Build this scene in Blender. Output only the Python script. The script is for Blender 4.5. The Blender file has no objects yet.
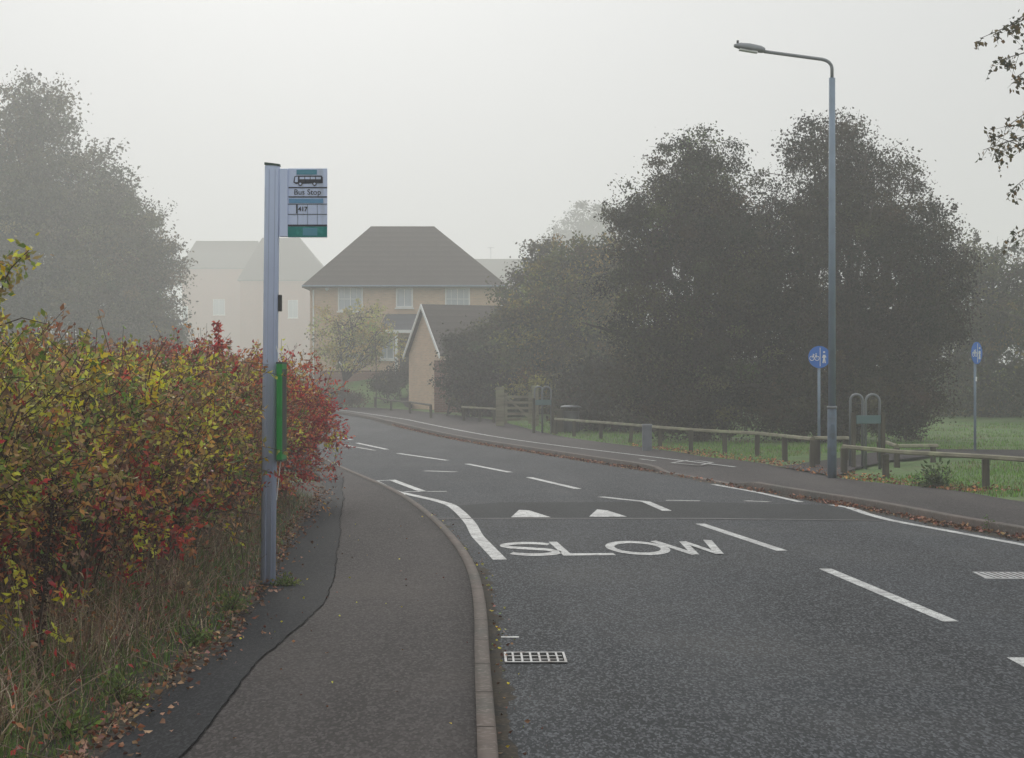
import bpy, bmesh, math, random
import numpy as np
from mathutils import Vector, Matrix
R = math.radians
rng = np.random.default_rng(7)
random.seed(7)
sc = bpy.context.scene
COL = sc.collection

# ------------------------------------------------------------------ camera
F, HOR, EYE = 1850.0, 385.0, 1.6          # focal length in pixels, horizon row, eye height
cam = bpy.data.cameras.new('camera'); camo = bpy.data.objects.new('camera', cam); COL.objects.link(camo)
camo.location = (0, 0, EYE); camo.rotation_euler = (R(90), 0, 0)
cam.sensor_width = 36; cam.lens = 36 * F / 1024; cam.shift_y = (HOR - 379) / 1024
cam.clip_end = 3000; cam.clip_start = .1
sc.camera = camo
# ------------------------------------------------------------------ sky
SUN_EL, SUN_AZ = 24, -7                    # sun ahead of the camera, a little left
w = bpy.data.worlds.new('World'); sc.world = w; w.use_nodes = True
nt = w.node_tree; nt.nodes.clear()
sky = nt.nodes.new('ShaderNodeTexSky'); sky.sky_type = 'NISHITA'; sky.sun_disc = False
sky.sun_elevation = R(SUN_EL); sky.sun_rotation = R(SUN_AZ); sky.dust_density = 6; sky.air_density = 1.5
hs = nt.nodes.new('ShaderNodeHueSaturation'); hs.inputs['Saturation'].default_value = .12
b1 = nt.nodes.new('ShaderNodeBackground'); b1.inputs[1].default_value = .05
b2 = nt.nodes.new('ShaderNodeBackground'); b2.inputs[0].default_value = (.735, .75, .75, 1); b2.inputs[1].default_value = .9   # strength set below
mx = nt.nodes.new('ShaderNodeMixShader'); mx.inputs[0].default_value = .9   # thick cloud over the clear sky
wo = nt.nodes.new('ShaderNodeOutputWorld')
tcw = nt.nodes.new('ShaderNodeTexCoord'); sxw = nt.nodes.new('ShaderNodeSeparateXYZ'); nt.links.new(tcw.outputs['Generated'], sxw.inputs[0])
mrw = nt.nodes.new('ShaderNodeMapRange'); nt.links.new(sxw.outputs[2], mrw.inputs[0])      # overcast sky: zenith brighter than horizon
mrw.inputs[1].default_value = 0; mrw.inputs[2].default_value = 1; mrw.inputs[3].default_value = .70; mrw.inputs[4].default_value = 1.75; nt.links.new(mrw.outputs[0], b2.inputs[1])
nt.links.new(sky.outputs[0], hs.inputs['Color']); nt.links.new(hs.outputs[0], b1.inputs[0])
nt.links.new(b1.outputs[0], mx.inputs[1]); nt.links.new(b2.outputs[0], mx.inputs[2]); nt.links.new(mx.outputs[0], wo.inputs[0])
# ------------------------------------------------------------------ sun
sl = bpy.data.lights.new('sun', 'SUN'); sl.energy = .9; sl.angle = R(14); sl.color = (1, .95, .88)
slo = bpy.data.objects.new('sun', sl); COL.objects.link(slo)
sd = Vector((math.sin(R(SUN_AZ)) * math.cos(R(SUN_EL)), math.cos(R(SUN_AZ)) * math.cos(R(SUN_EL)), math.sin(R(SUN_EL))))
slo.rotation_euler = sd.to_track_quat('Z', 'Y').to_euler(); slo.location = (0, 0, 30)
# ------------------------------------------------------------------ exposure and sampling
sc.view_settings.view_transform = 'Standard'; sc.view_settings.look = 'None'
sc.view_settings.exposure = 0; sc.view_settings.gamma = 1; sc.view_settings.use_curve_mapping = False
sc.render.engine = 'CYCLES'
cy = sc.cycles
cy.use_denoising = True; cy.max_bounces = 6; cy.diffuse_bounces = 2; cy.glossy_bounces = 2
cy.transmission_bounces = 3; cy.transparent_max_bounces = 8; cy.volume_bounces = 3; cy.caustics_reflective = False
HAZE_D, HAZE_COL, HAZE_G = .0031, (.99, .993, .995, 1), .5

# ================================================================== helpers
def sstep(t): t = np.clip(t, 0, 1); return t * t * (3 - 2 * t)
def props(o, label=None, cat=None, group=None, kind=None):
    for k, v in (('label', label), ('category', cat), ('group', group), ('kind', kind)):
        if v: o[k] = v
    return o
def empty(name, loc, label=None, cat=None, group=None, rz=0):
    o = bpy.data.objects.new(name, None); COL.objects.link(o); o.location = loc; o.rotation_euler = (0, 0, rz)
    return props(o, label, cat, group)
def link(name, me, mat, parent=None):
    o = bpy.data.objects.new(name, me); COL.objects.link(o)
    if mat: me.materials.append(mat)
    if parent is not None: o.parent = parent
    return o
def npmesh(name, V, Fc, cols=None, smooth=False):
    """V (n,3); Fc (m,k) one polygon size; cols (n,3)"""
    me = bpy.data.meshes.new(name); V = np.asarray(V, 'f4'); Fc = np.asarray(Fc, 'i4'); m, k = Fc.shape
    me.vertices.add(len(V)); me.vertices.foreach_set('co', V.ravel())
    me.loops.add(m * k); me.loops.foreach_set('vertex_index', Fc.ravel())
    me.polygons.add(m); me.polygons.foreach_set('loop_start', np.arange(0, m * k, k, dtype='i4'))
    if smooth: me.polygons.foreach_set('use_smooth', np.ones(m, bool))
    if cols is not None:
        a = me.color_attributes.new('tint', 'FLOAT_COLOR', 'POINT')
        a.data.foreach_set('color', np.concatenate([cols, np.ones((len(cols), 1))], 1).astype('f4').ravel())
    me.update(calc_edges=True); me.validate()
    return me
class MB:
    """collects boxes, tubes, prisms into one mesh"""
    def __init__(s): s.v = []; s.f = []
    def add(s, v, f):
        n = len(s.v); s.v += [tuple(p) for p in v]; s.f += [tuple(i + n for i in q) for q in f]; return s
    def box(s, c, d, rz=0, ry=0, rx=0):
        M = Matrix.Rotation(rz, 3, 'Z') @ Matrix.Rotation(ry, 3, 'Y') @ Matrix.Rotation(rx, 3, 'X')
        v = [Vector(c) + M @ Vector((x * d[0] / 2, y * d[1] / 2, z * d[2] / 2)) for x in (-1, 1) for y in (-1, 1) for z in (-1, 1)]
        return s.add(v, [(0, 1, 3, 2), (4, 6, 7, 5), (0, 4, 5, 1), (2, 3, 7, 6), (0, 2, 6, 4), (1, 5, 7, 3)])
    def tube(s, pts, rad, n=8, cap=True):
        pts = [Vector(p) for p in pts]
        if not hasattr(rad, '__len__'): rad = [rad] * len(pts)
        v = []; up = Vector((.13, .27, .95))
        for i, p in enumerate(pts):
            d = (pts[min(i + 1, len(pts) - 1)] - pts[max(i - 1, 0)]).normalized()
            a = d.cross(up if abs(d.dot(up)) < .97 else Vector((1, 0, 0))).normalized(); b = d.cross(a)
            v += [p + (a * math.cos(2 * math.pi * k / n) + b * math.sin(2 * math.pi * k / n)) * rad[i] for k in range(n)]
        f = []
        for i in range(len(pts) - 1):
            for k in range(n):
                f.append((i * n + k, i * n + (k + 1) % n, (i + 1) * n + (k + 1) % n, (i + 1) * n + k))
        if cap: f += [tuple(range(n)), tuple(range((len(pts) - 1) * n, len(pts) * n))]
        return s.add(v, f)
    def prism(s, poly, fn, d):
        """poly: 2D outline; fn maps (u,v) to 3D; d: thickness vector"""
        n = len(poly); a = [Vector(fn(*p)) for p in poly]; b = [p + Vector(d) for p in a]
        return s.add(a + b, [tuple(range(n)), tuple(range(2 * n - 1, n - 1, -1))] + [(i, (i + 1) % n, n + (i + 1) % n, n + i) for i in range(n)])
    def build(s, name, mat, parent=None, bevel=0, smooth=False, seg=2):
        me = bpy.data.meshes.new(name); me.from_pydata(s.v, [], s.f)
        bm = bmesh.new(); bm.from_mesh(me); bmesh.ops.recalc_face_normals(bm, faces=bm.faces); bm.to_mesh(me); bm.free()
        if smooth:
            for p in me.polygons: p.use_smooth = len(p.vertices) == 4
        o = link(name, me, mat, parent)
        if bevel:
            m = o.modifiers.new('bevel', 'BEVEL'); m.width = bevel; m.segments = seg; m.limit_method = 'ANGLE'
        return o

# ------------------------------------------------------------------ materials
def mat(name, base, rough=.6, metal=0, spec=.5, noise=None, bump=None, attr=False, transl=0, extra=None):
    """noise = [(scale, detail, (colour b), lo, hi)], each mixed in; bump = (scale, strength, distance)"""
    m = bpy.data.materials.new(name); m.use_nodes = True; n = m.node_tree; L = n.links.new
    p = n.nodes['Principled BSDF']; p.inputs['Roughness'].default_value = rough
    p.inputs['Metallic'].default_value = metal; p.inputs['Specular IOR Level'].default_value = spec
    tc = n.nodes.new('ShaderNodeTexCoord')
    if attr:
        a = n.nodes.new('ShaderNodeAttribute'); a.attribute_name = 'tint'; out = a.outputs['Color']
    else:
        c = n.nodes.new('ShaderNodeRGB'); c.outputs[0].default_value = (*base, 1); out = c.outputs[0]
    for (s_, det, cb, lo, hi) in (noise or []):
        t = n.nodes.new('ShaderNodeTexNoise'); t.inputs['Detail'].default_value = det
        if hasattr(s_, '__len__'):
            mp = n.nodes.new('ShaderNodeMapping'); mp.inputs['Scale'].default_value = s_; L(tc.outputs['Object'], mp.inputs[0]); L(mp.outputs[0], t.inputs[0]); t.inputs['Scale'].default_value = 1
        else:
            L(tc.outputs['Object'], t.inputs[0]); t.inputs['Scale'].default_value = s_
        r = n.nodes.new('ShaderNodeMapRange'); r.inputs[1].default_value = lo; r.inputs[2].default_value = hi; L(t.outputs[0], r.inputs[0])
        x = n.nodes.new('ShaderNodeMix'); x.data_type = 'RGBA'; L(r.outputs[0], x.inputs[0]); L(out, x.inputs[6]); x.inputs[7].default_value = (*cb, 1); out = x.outputs[2]
    if extra: out = extra(n, L, tc, out)
    L(out, p.inputs['Base Color'])
    if bump:
        t = n.nodes.new('ShaderNodeTexNoise'); t.inputs['Scale'].default_value = bump[0]; t.inputs['Detail'].default_value = 3; L(tc.outputs['Object'], t.inputs[0])
        b = n.nodes.new('ShaderNodeBump'); b.inputs['Strength'].default_value = bump[1]; b.inputs['Distance'].default_value = bump[2]
        L(t.outputs[0], b.inputs['Height']); L(b.outputs[0], p.inputs['Normal'])
    if transl:
        tr = n.nodes.new('ShaderNodeBsdfTranslucent'); L(out, tr.inputs[0]); ms = n.nodes.new('ShaderNodeMixShader'); ms.inputs[0].default_value = transl
        L(p.outputs[0], ms.inputs[1]); L(tr.outputs[0], ms.inputs[2]); L(ms.outputs[0], n.nodes['Material Output'].inputs[0])
    return m
def brick_extra(c1, c2, mortar, sx=1.0):
    def f(n, L, tc, out):
        b = n.nodes.new('ShaderNodeTexBrick'); b.inputs['Scale'].default_value = 1.0
        b.inputs['Brick Width'].default_value = .23; b.inputs['Row Height'].default_value = .075; b.inputs['Mortar Size'].default_value = .01
        b.inputs[1].default_value = (*c1, 1); b.inputs[2].default_value = (*c2, 1); b.inputs[3].default_value = (*mortar, 1)
        sp = n.nodes.new('ShaderNodeSeparateXYZ'); L(tc.outputs['Object'], sp.inputs[0])
        ad = n.nodes.new('ShaderNodeMath'); L(sp.outputs[0], ad.inputs[0]); L(sp.outputs[1], ad.inputs[1])
        cb = n.nodes.new('ShaderNodeCombineXYZ'); L(ad.outputs[0], cb.inputs[0]); L(sp.outputs[2], cb.inputs[1]); L(cb.outputs[0], b.inputs[0])
        x = n.nodes.new('ShaderNodeMix'); x.data_type = 'RGBA'; x.inputs[0].default_value = .35; L(b.outputs[0], x.inputs[6]); L(out, x.inputs[7])
        return x.outputs[2]
    return f
def tile_extra(c2, ang=0):
    def f(n, L, tc, out):
        wv = n.nodes.new('ShaderNodeTexWave'); wv.bands_direction = 'Z'; wv.inputs['Scale'].default_value = 1.1; wv.inputs['Distortion'].default_value = .3
        wv.wave_profile = 'SAW'; L(tc.outputs['Object'], wv.inputs[0])
        x = n.nodes.new('ShaderNodeMix'); x.data_type = 'RGBA'; L(wv.outputs[1], x.inputs[0]); L(out, x.inputs[6]); x.inputs[7].default_value = (*c2, 1)
        return x.outputs[2]
    return f
def asphalt(name, base, chip, streak, crack=False):
    def ex(n, L, tc, out):
        v = n.nodes.new('ShaderNodeTexVoronoi'); v.inputs['Scale'].default_value = 95; mpv = n.nodes.new('ShaderNodeMapping'); mpv.inputs['Scale'].default_value = (1, .32, 1); L(tc.outputs['Object'], mpv.inputs[0]); L(mpv.outputs[0], v.inputs[0])
        r = n.nodes.new('ShaderNodeMapRange'); r.inputs[1].default_value = .45; r.inputs[2].default_value = 1.1
        sp = n.nodes.new('ShaderNodeSeparateColor'); L(v.outputs['Color'], sp.inputs[0]); L(sp.outputs[0], r.inputs[0])
        x = n.nodes.new('ShaderNodeMix'); x.data_type = 'RGBA'; L(r.outputs[0], x.inputs[0]); L(out, x.inputs[6]); x.inputs[7].default_value = (*chip, 1)
        return x.outputs[2]
    return mat(name, base, rough=.85, spec=.13, noise=[(.5, 5, streak, .42, .66), ((.9, .12, 1), 4, tuple(c * .62 for c in base), .42, .62), (28, 3, tuple(c * .5 for c in base), .5, .75)], bump=(95, .8, .01), extra=ex)
M = {}
M['road'] = asphalt('road_asphalt', (.030, .034, .039), (.125, .132, .145), (.052, .053, .054))
M['patch'] = asphalt('patch_asphalt', (.026, .029, .032), (.055, .058, .062), (.033, .035, .038))
M['foot'] = asphalt('footway_asphalt', (.049, .043, .043), (.095, .086, .085), (.066, .057, .054))
M['trench'] = asphalt('trench_asphalt', (.019, .021, .026), (.04, .042, .046), (.027, .028, .03))
M['kerb'] = mat('kerb_concrete', (.09, .064, .052), .85, noise=[(1.1, 5, (.05, .045, .036), .42, .62), (6, 4, (.06, .043, .034), .45, .7), (30, 3, (.16, .135, .12), .55, .75)], bump=(40, .4, .005))
M['paint'] = mat('road_paint', (.56, .57, .56), .7, noise=[(2.2, 5, (.38, .38, .38), .4, .65), (11, 5, (.2, .2, .2), .48, .68), (70, 3, (.12, .12, .12), .53, .66)])
M['oldpaint'] = mat('worn_road_paint', (.36, .36, .35), .7, noise=[(6, 5, (.1, .1, .1), .45, .65)])
M['ground'] = mat('ground_grass', (.085, .17, .035), .9, noise=[(.6, 5, (.12, .19, .045), .42, .62), (4, 4, (.09, .075, .035), .5, .72), (25, 3, (.03, .045, .015), .48, .7)], bump=(20, .8, .05))
M['soil'] = mat('verge_soil', (.035, .027, .02), .95, noise=[(5, 5, (.07, .052, .032), .45, .65)], bump=(18, .8, .04))
M['leaf'] = mat('leaf', (0, 0, 0), .5, spec=.35, attr=True, transl=.42)
M['farleaf'] = mat('tree_leaf', (0, 0, 0), .65, spec=.25, attr=True, transl=.2)
M['litter'] = mat('fallen_leaf', (0, 0, 0), .75, spec=.2, attr=True)
M['bark'] = mat('bark', (.06, .048, .038), .9, noise=[(8, 4, (.03, .024, .02), .4, .7)], bump=(25, .6, .02))
M['cane'] = mat('woody_stem', (.05, .028, .02), .8, noise=[(14, 3, (.1, .07, .045), .5, .7)])
M['bluepost'] = mat('blue_grey_enamel', (.60, .68, .92), .45, noise=[(2.5, 4, (.54, .61, .84), .45, .7), ((14, 14, 1.2), 4, (.48, .54, .7), .56, .72)])
M['lamp'] = mat('painted_steel', (.18, .24, .32), .5, noise=[(3, 4, (.14, .19, .25), .45, .7)])
M['lampbase'] = mat('painted_steel_base', (.11, .15, .2), .7, spec=.3, noise=[(5, 4, (.07, .09, .11), .45, .7)])
M['galv'] = mat('galvanised_steel', (.2, .215, .23), .5, metal=.4, noise=[(6, 3, (.2, .21, .23), .45, .7)])
M['black'] = mat('black_plastic', (.015, .016, .018), .4)
M['ink'] = mat('sign_ink', (.014, .016, .035), .5)
M['teal'] = mat('teal_vinyl', (.0, .2, .19), .45, noise=[(20, 3, (.03, .28, .26), .5, .7)])
M['teal2'] = mat('faded_teal_vinyl', (.08, .27, .38), .45)
M['paleblue'] = mat('pale_blue_vinyl', (.12, .3, .52), .45)
M['green'] = mat('green_enamel', (.0, .24, .035), .4, noise=[(9, 3, (.0, .19, .03), .45, .7)])
M['signblue'] = mat('blue_sign_face', (.015, .15, .58), .4)
M['white'] = mat('white_vinyl', (.78, .79, .8), .5)
M['timber'] = mat('weathered_timber', (.22, .2, .14), .85, noise=[((2, 2, 12), 4, (.14, .13, .085), .4, .65), (2, 3, (.24, .25, .14), .5, .7)], bump=(30, .4, .008))
M['timberd'] = mat('dark_timber', (.085, .075, .05), .9, noise=[((12, 12, 1.5), 4, (.045, .04, .03), .4, .65)], bump=(30, .4, .008))
M['teline'] = mat('teal_grey_panel', (.10, .17, .18), .6)
M['bollard'] = mat('grey_bollard', (.13, .145, .17), .7, noise=[(7, 3, (.09, .1, .115), .45, .7)])
M['bin'] = mat('dark_bin', (.03, .034, .036), .5)
M['buff'] = mat('buff_brick', (.60, .43, .30), .9, noise=[(1.5, 4, (.47, .37, .26), .4, .7)], extra=brick_extra((.64, .44, .30), (.48, .32, .22), (.55, .48, .4)))
M['buffred'] = mat('red_brick', (.17, .08, .06), .9, noise=[(1.5, 4, (.17, .08, .06), .4, .7)], extra=brick_extra((.25, .11, .075), (.18, .08, .06), (.28, .24, .2)))
M['farbrick'] = mat('orange_red_brick', (.36, .15, .10), .9, noise=[(1.2, 4, (.28, .12, .08), .4, .7)], extra=brick_extra((.4, .17, .11), (.3, .12, .08), (.4, .33, .28)))
M['rooft'] = mat('brown_roof_tile', (.075, .06, .05), .85, noise=[(1.2, 4, (.055, .045, .04), .4, .7), (9, 3, (.095, .08, .07), .5, .7)], extra=tile_extra((.05, .04, .034)))
M['slate'] = mat('grey_roof_tile', (.10, .105, .12), .8, noise=[(3, 4, (.08, .08, .09), .4, .7)], extra=tile_extra((.07, .072, .08)))
M['upvc'] = mat('white_window_frame', (.78, .78, .77), .4)
M['glass'] = mat('window_glass', (.42, .46, .5), .12, spec=.8)  # pale base colour carries the sky reflection of the panes
M['door'] = mat('dark_door', (.06, .05, .05), .5)
M['iron'] = mat('cast_iron', (.02, .02, .02), .95, spec=.03)
M['worniron'] = mat('worn_iron', (.34, .345, .35), .6, metal=.1, noise=[(14, 4, (.16, .14, .13), .48, .68)])
M['deadstem'] = mat('dead_stem', (.3, .22, .15), .8, noise=[(9, 3, (.12, .08, .06), .45, .6)])
M['blade'] = mat('grass_blade', (0, 0, 0), .7, spec=.25, attr=True, transl=.3)

# ================================================================== terrain and survey of the place
def raw(px, py, z=0.0):        # flat-ground survey: sight line to the height z
    d = (EYE - z) * F / (py - HOR); return ((px - 512) / F * d, d)
RK = [raw(*p) for p in ((1023, 538), (953, 526), (877, 510), (795, 497), (716, 482.5), (680, 475.5), (619, 466), (531, 452), (443, 438), (408, 432.5))]
RK = [(6.75, -10), (6.6, 5), (6.35, 13)] + RK + [(-5.6, 72), (-7.6, 79), (-10.2, 85), (-15, 91), (-26, 98), (-45, 104), (-80, 108)]
LK = [raw(*p) for p in ((497, 758), (490, 680), (487, 620), (479, 583), (464, 556), (441, 530), (415, 508.5), (395, 496), (370, 484.5), (346, 474))]
LK = [(.15, -10), (.05, 3)] + LK + [(-4.6, 42), (-6.5, 50), (-8.9, 60), (-11.6, 70), (-14, 76.5), (-18, 82), (-27, 89), (-46, 95), (-80, 98)]
def resample(P, n, smooth=True):
    P = np.array(P, float)
    if smooth:
        for _ in range(2):
            Q = [P[0]]
            for a, b in zip(P[:-1], P[1:]): Q += [a * .75 + b * .25, a * .25 + b * .75]
            P = np.array(Q + [P[-1]])
    s = np.r_[0, np.cumsum(np.linalg.norm(np.diff(P, axis=0), axis=1))]; t = np.linspace(0, s[-1], n)
    return np.c_[np.interp(t, s, P[:, 0]), np.interp(t, s, P[:, 1])]
NR = 260
def cut(P, t):      # parameter by distance weighting: dense near the camera
    Q = resample(P, 1200); s = np.r_[0, np.cumsum(np.linalg.norm(np.diff(Q, axis=0), axis=1))]; u = t * s[-1]
    return np.c_[np.interp(u, s, Q[:, 0]), np.interp(u, s, Q[:, 1])]
tt = np.linspace(0, 1, NR)
rk, lk = cut(RK, tt), cut(LK, tt)
mid = (rk + lk) / 2
def offset(P, d):
    t = np.gradient(P, axis=0); t /= np.linalg.norm(t, axis=1)[:, None]
    return P + np.c_[t[:, 1], -t[:, 0]] * d          # + d to the right of travel
def dist_to(P, x, y):
    x, y = np.atleast_1d(x).astype(float), np.atleast_1d(y).astype(float); best = np.full(x.shape, 1e9); idx = np.zeros(x.shape, int)
    for i in range(len(P)):
        d = np.hypot(x - P[i, 0], y - P[i, 1]); k = d < best; best[k] = d[k]; idx[k] = i
    return best, idx
tang = np.gradient(mid, axis=0); tang /= np.linalg.norm(tang, axis=1)[:, None]
def T(x, y):
    x, y = np.broadcast_arrays(np.asarray(x, float), np.asarray(y, float)); sh = x.shape; xf, yf = x.ravel(), y.ravel()
    z = .45 * sstep((yf - 48) / 40)
    far = (yf > 78) & (yf < 2000)
    if far.any():
        d, i = dist_to(mid, xf[far], yf[far]); side = (xf[far] - mid[i, 0]) * tang[i, 1] - (yf[far] - mid[i, 1]) * tang[i, 0]
        z[far] += 1.55 * sstep((np.where(side > 0, d, 0) - 8.5) / 7) * sstep((yf[far] - 80) / 13)
    z += .9 * sstep((yf - 110) / 60)
    return z.reshape(sh) if sh else float(z[0])
def G(px, py, dz=0.0):         # the spot of the ground seen along one sight line
    d = 20.0
    for _ in range(25):
        z = float(T((px - 512) / F * d, d)) + dz; d = .5 * d + .5 * min(400, max(3, (EYE - z) * F / (py - HOR))) if py > HOR + .5 else d
    return Vector(((px - 512) / F * d, d, float(T((px - 512) / F * d, d)) + dz))
def Zat(py, y): return EYE + (HOR - py) / F * y

# ground sheet
def axis(core0, core1, step, lim):
    a = list(np.arange(core0, core1 + step / 2, step)); s = step; x = a[-1]
    while x < lim: s *= 1.25; x += s; a.append(min(x, lim))
    s = step; x = a[0]; b = []
    while x > -lim: s *= 1.25; x -= s; b.append(max(x, -lim))
    return np.array(b[::-1] + a)
gx, gy = axis(-22, 18, .4, 420), axis(-10, 105, .5, 420)
GX, GY = np.meshgrid(gx, gy)
D, I = dist_to(mid, GX.ravel(), GY.ravel()); hw = np.linalg.norm(rk - lk, axis=1) / 2
gz = T(GX, GY).ravel() + np.where(True, -.06 + .14 * sstep((D - hw[I] - .6) / .55), 0)
bumps = .03 * np.sin(GX.ravel() * 1.7 + np.sin(GY.ravel() * .9)) * np.sin(GY.ravel() * 1.3)
gz += bumps * sstep((D - hw[I] - 4) / 2)
nx, ny = len(gx), len(gy); ii = np.arange(nx * ny).reshape(ny, nx)
Fc = np.stack([ii[:-1, :-1], ii[:-1, 1:], ii[1:, 1:], ii[1:, :-1]], -1).reshape(-1, 4)
props(link('ground', npmesh('ground', np.c_[GX.ravel(), GY.ravel(), gz], Fc, smooth=True), M['ground']), kind='structure')

def strip(name, A, B, m, zo, na=6, parent=None, kind='structure', skirt=0):
    n = len(A); u = np.linspace(0, 1, na + 1); P = A[:, None, :] * (1 - u[None, :, None]) + B[:, None, :] * u[None, :, None]
    z = T(P[..., 0], P[..., 1]) + zo; V = np.concatenate([P, z[..., None]], -1)
    if skirt: # thick edges
        V = np.concatenate([V[:, :1] - [0, 0, skirt], V, V[:, -1:] - [0, 0, skirt]], 1)
    k = V.shape[1]; ii = np.arange(n * k).reshape(n, k)
    Fc = np.stack([ii[:-1, :-1], ii[:-1, 1:], ii[1:, 1:], ii[1:, :-1]], -1).reshape(-1, 4)
    o = link(name, npmesh(name, V.reshape(-1, 3), Fc), m, parent)
    if kind and parent is None: props(o, kind=kind)
    return o
road = strip('road', lk, rk, M['road'], 0, 10)
KW = .11
dropR = lambda y: 1 - .88 * (sstep((y - 28.5) / 1.2) * (1 - sstep((y - 33.5) / 1.2)))      # kerb lowered at the cycle crossing
def kerb(name, A, B, drop):
    n = len(A); h = .105 * drop(A[:, 1]); z = T(A[:, 0], A[:, 1])
    prof = [(0, -.15), (0, -.012), (.12, 0), (1, 0), (1, -.15)]
    V = np.stack([np.c_[A * (1 - t) + B * t, z + np.where(dz <= -.1, -.15, h + dz + .006)] for t, dz in prof], 1)
    k = len(prof); ii = np.arange(n * k).reshape(n, k)
    Fc = np.stack([ii[:-1, :-1], ii[:-1, 1:], ii[1:, 1:], ii[1:, :-1]], -1).reshape(-1, 4)
    return props(link(name, npmesh(name, V.reshape(-1, 3), Fc), M['kerb']), kind='structure')
kerb('kerb_left', lk, offset(lk, -.085), lambda y: 1 + 0 * y)
kerb('kerb_right', rk, offset(rk, KW), dropR)
M['joint'] = mat('kerb_joint', (.03, .026, .022), .95, spec=.1)
def joints(A, B, drop, parent):
    s_ = np.r_[0, np.cumsum(np.linalg.norm(np.diff(A, axis=0), axis=1))]; m = MB()
    for u in np.arange(8, 95, .915):
        a = [float(np.interp(u, s_, A[:, k])) for k in (0, 1)]; b = [float(np.interp(u, s_, B[:, k])) for k in (0, 1)]; t = Vector((b[1] - a[1], a[0] - b[0])).normalized() * .005
        z = float(T(*a)) + .105 * float(drop(np.array([a[1]]))[0]) + .0075; q = [(a[0] - t.x, a[1] - t.y, z), (b[0] - t.x, b[1] - t.y, z), (b[0] + t.x, b[1] + t.y, z), (a[0] + t.x, a[1] + t.y, z)]
        m.add(q, [(0, 1, 2, 3)])
    m.build('kerb_joints', M['joint'], parent)
joints(lk, offset(lk, -.085), lambda y: 1 + 0 * y, bpy.data.objects['kerb_left']); joints(rk, offset(rk, KW), dropR, bpy.data.objects['kerb_right'])
M['dirt'] = mat('gutter_dirt', (.05, .042, .033), .95, spec=.08, noise=[(6, 5, (.03, .03, .03), .45, .65), (40, 3, (.09, .075, .055), .5, .7)])
def dirt(A, sgn, base_w, amp):
    q = resample(A[(A[:, 1] > 4) & (A[:, 1] < 70)], 900, False); g_ = np.random.default_rng(11); wv = base_w + amp * np.abs(np.convolve(g_.normal(0, 1, 900), np.ones(9) / 3, 'same')) + .02 * g_.random(900)
    strip('gutter_dirt', offset(q, 0), offset(q, sgn)[:, :] * 0 + offset(q, 0) + (offset(q, sgn) - q) * wv[:, None], M['dirt'], .0015, 1, road, None)
dirt(lk, 1, .05, .04); dirt(rk, -1, .14, .05)
# left footway and its back edge
LB = [(-1.6, -10), (-1.6, 5)] + [raw(x, y, .1) for x, y in ((98, 758), (150, 700), (232, 640), (262, 592), (298, 525), (326, 495))] + [(-3.3, 32), (-5, 38), (-8, 48), (-10.9, 60), (-13.6, 70), (-16, 78), (-20, 84), (-29, 91), (-48, 97), (-80, 100)]
lb = np.array(cut(LB, tt))
lko = offset(lk, -.085)
jag = np.random.default_rng(3).normal(0, .03, NR); lb2 = lb.copy(); lb2[:, 0] += jag
def uvgrid_footway(name, A, B, m, zo, na=6, ofs=None): return strip(name, A, B, m, zo, na, skirt=.12)
uvgrid_footway('footway_left', lb2, lko, M['foot'], .1)
# darker reinstated trench along the back of the left footway
TR = [(-1.35, -4)] + [raw(x, y, .1) for x, y in ((178, 758), (262, 660), (325, 602), (337, 560), (341, 520), (344, 500))] + [(-2.75, 30)]
def dens(P, n=120): return resample(P, n, False)
trA = dens(TR, 400); trA[:, 0] += np.convolve(np.random.default_rng(5).normal(0, .06, 400), np.ones(26) / 26, 'same') + .003 * np.random.default_rng(6).normal(size=400)
bl = np.array([np.interp(trA[:, 1], resample(LB, 800)[:, 1], resample(LB, 800)[:, 0]), trA[:, 1]]).T
strip('footway_trench', bl + [.03, 0], trA, M['trench'], .106, 3)
M['seam'] = mat('bitumen_seam', (.016, .016, .017), 1, spec=0)
sw = np.c_[.001 + .003 * rng.random(400), np.zeros(400)]; strip('footway_seam', trA - sw, trA + sw, M['seam'], .11, 1)
# right footway
RB = [(9.9, -10), (9.6, 5), (9.2, 15)] + [raw(x, y, .1) for x, y in ((1023, 503), (969, 492), (922, 486.5), (838, 479), (760, 462), (700, 456.5), (680, 452), (601, 442), (556, 436.5), (498, 426))] + \
     [(-1.6, 71), (-3.4, 77), (-5.2, 83), (-8, 89), (-14, 95.5), (-25, 102), (-45, 108), (-80, 112)]
rb = np.array(cut(RB, tt)); rko = offset(rk, KW)
def footR():
    n = NR; na = 8; u = np.linspace(0, 1, na + 1); P = rko[:, None, :] * (1 - u[None, :, None]) + rb[:, None, :] * u[None, :, None]
    h = .105 * dropR(rko[:, 1])[:, None]; k = np.clip(1 - u * 2.2, 0, 1)[None, :]
    z = T(P[..., 0], P[..., 1]) + h * k + .1 * (1 - k) + .0
    V = np.concatenate([P, z[..., None]], -1); V = np.concatenate([V, V[:, -1:] - [0, 0, .12]], 1)
    kk = V.shape[1]; ii = np.arange(n * kk).reshape(n, kk); Fc = np.stack([ii[:-1, :-1], ii[:-1, 1:], ii[1:, 1:], ii[1:, :-1]], -1).reshape(-1, 4)
    props(link('footway_right', npmesh('footway_right', V.reshape(-1, 3), Fc), M['foot']), kind='structure')
footR()
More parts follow.
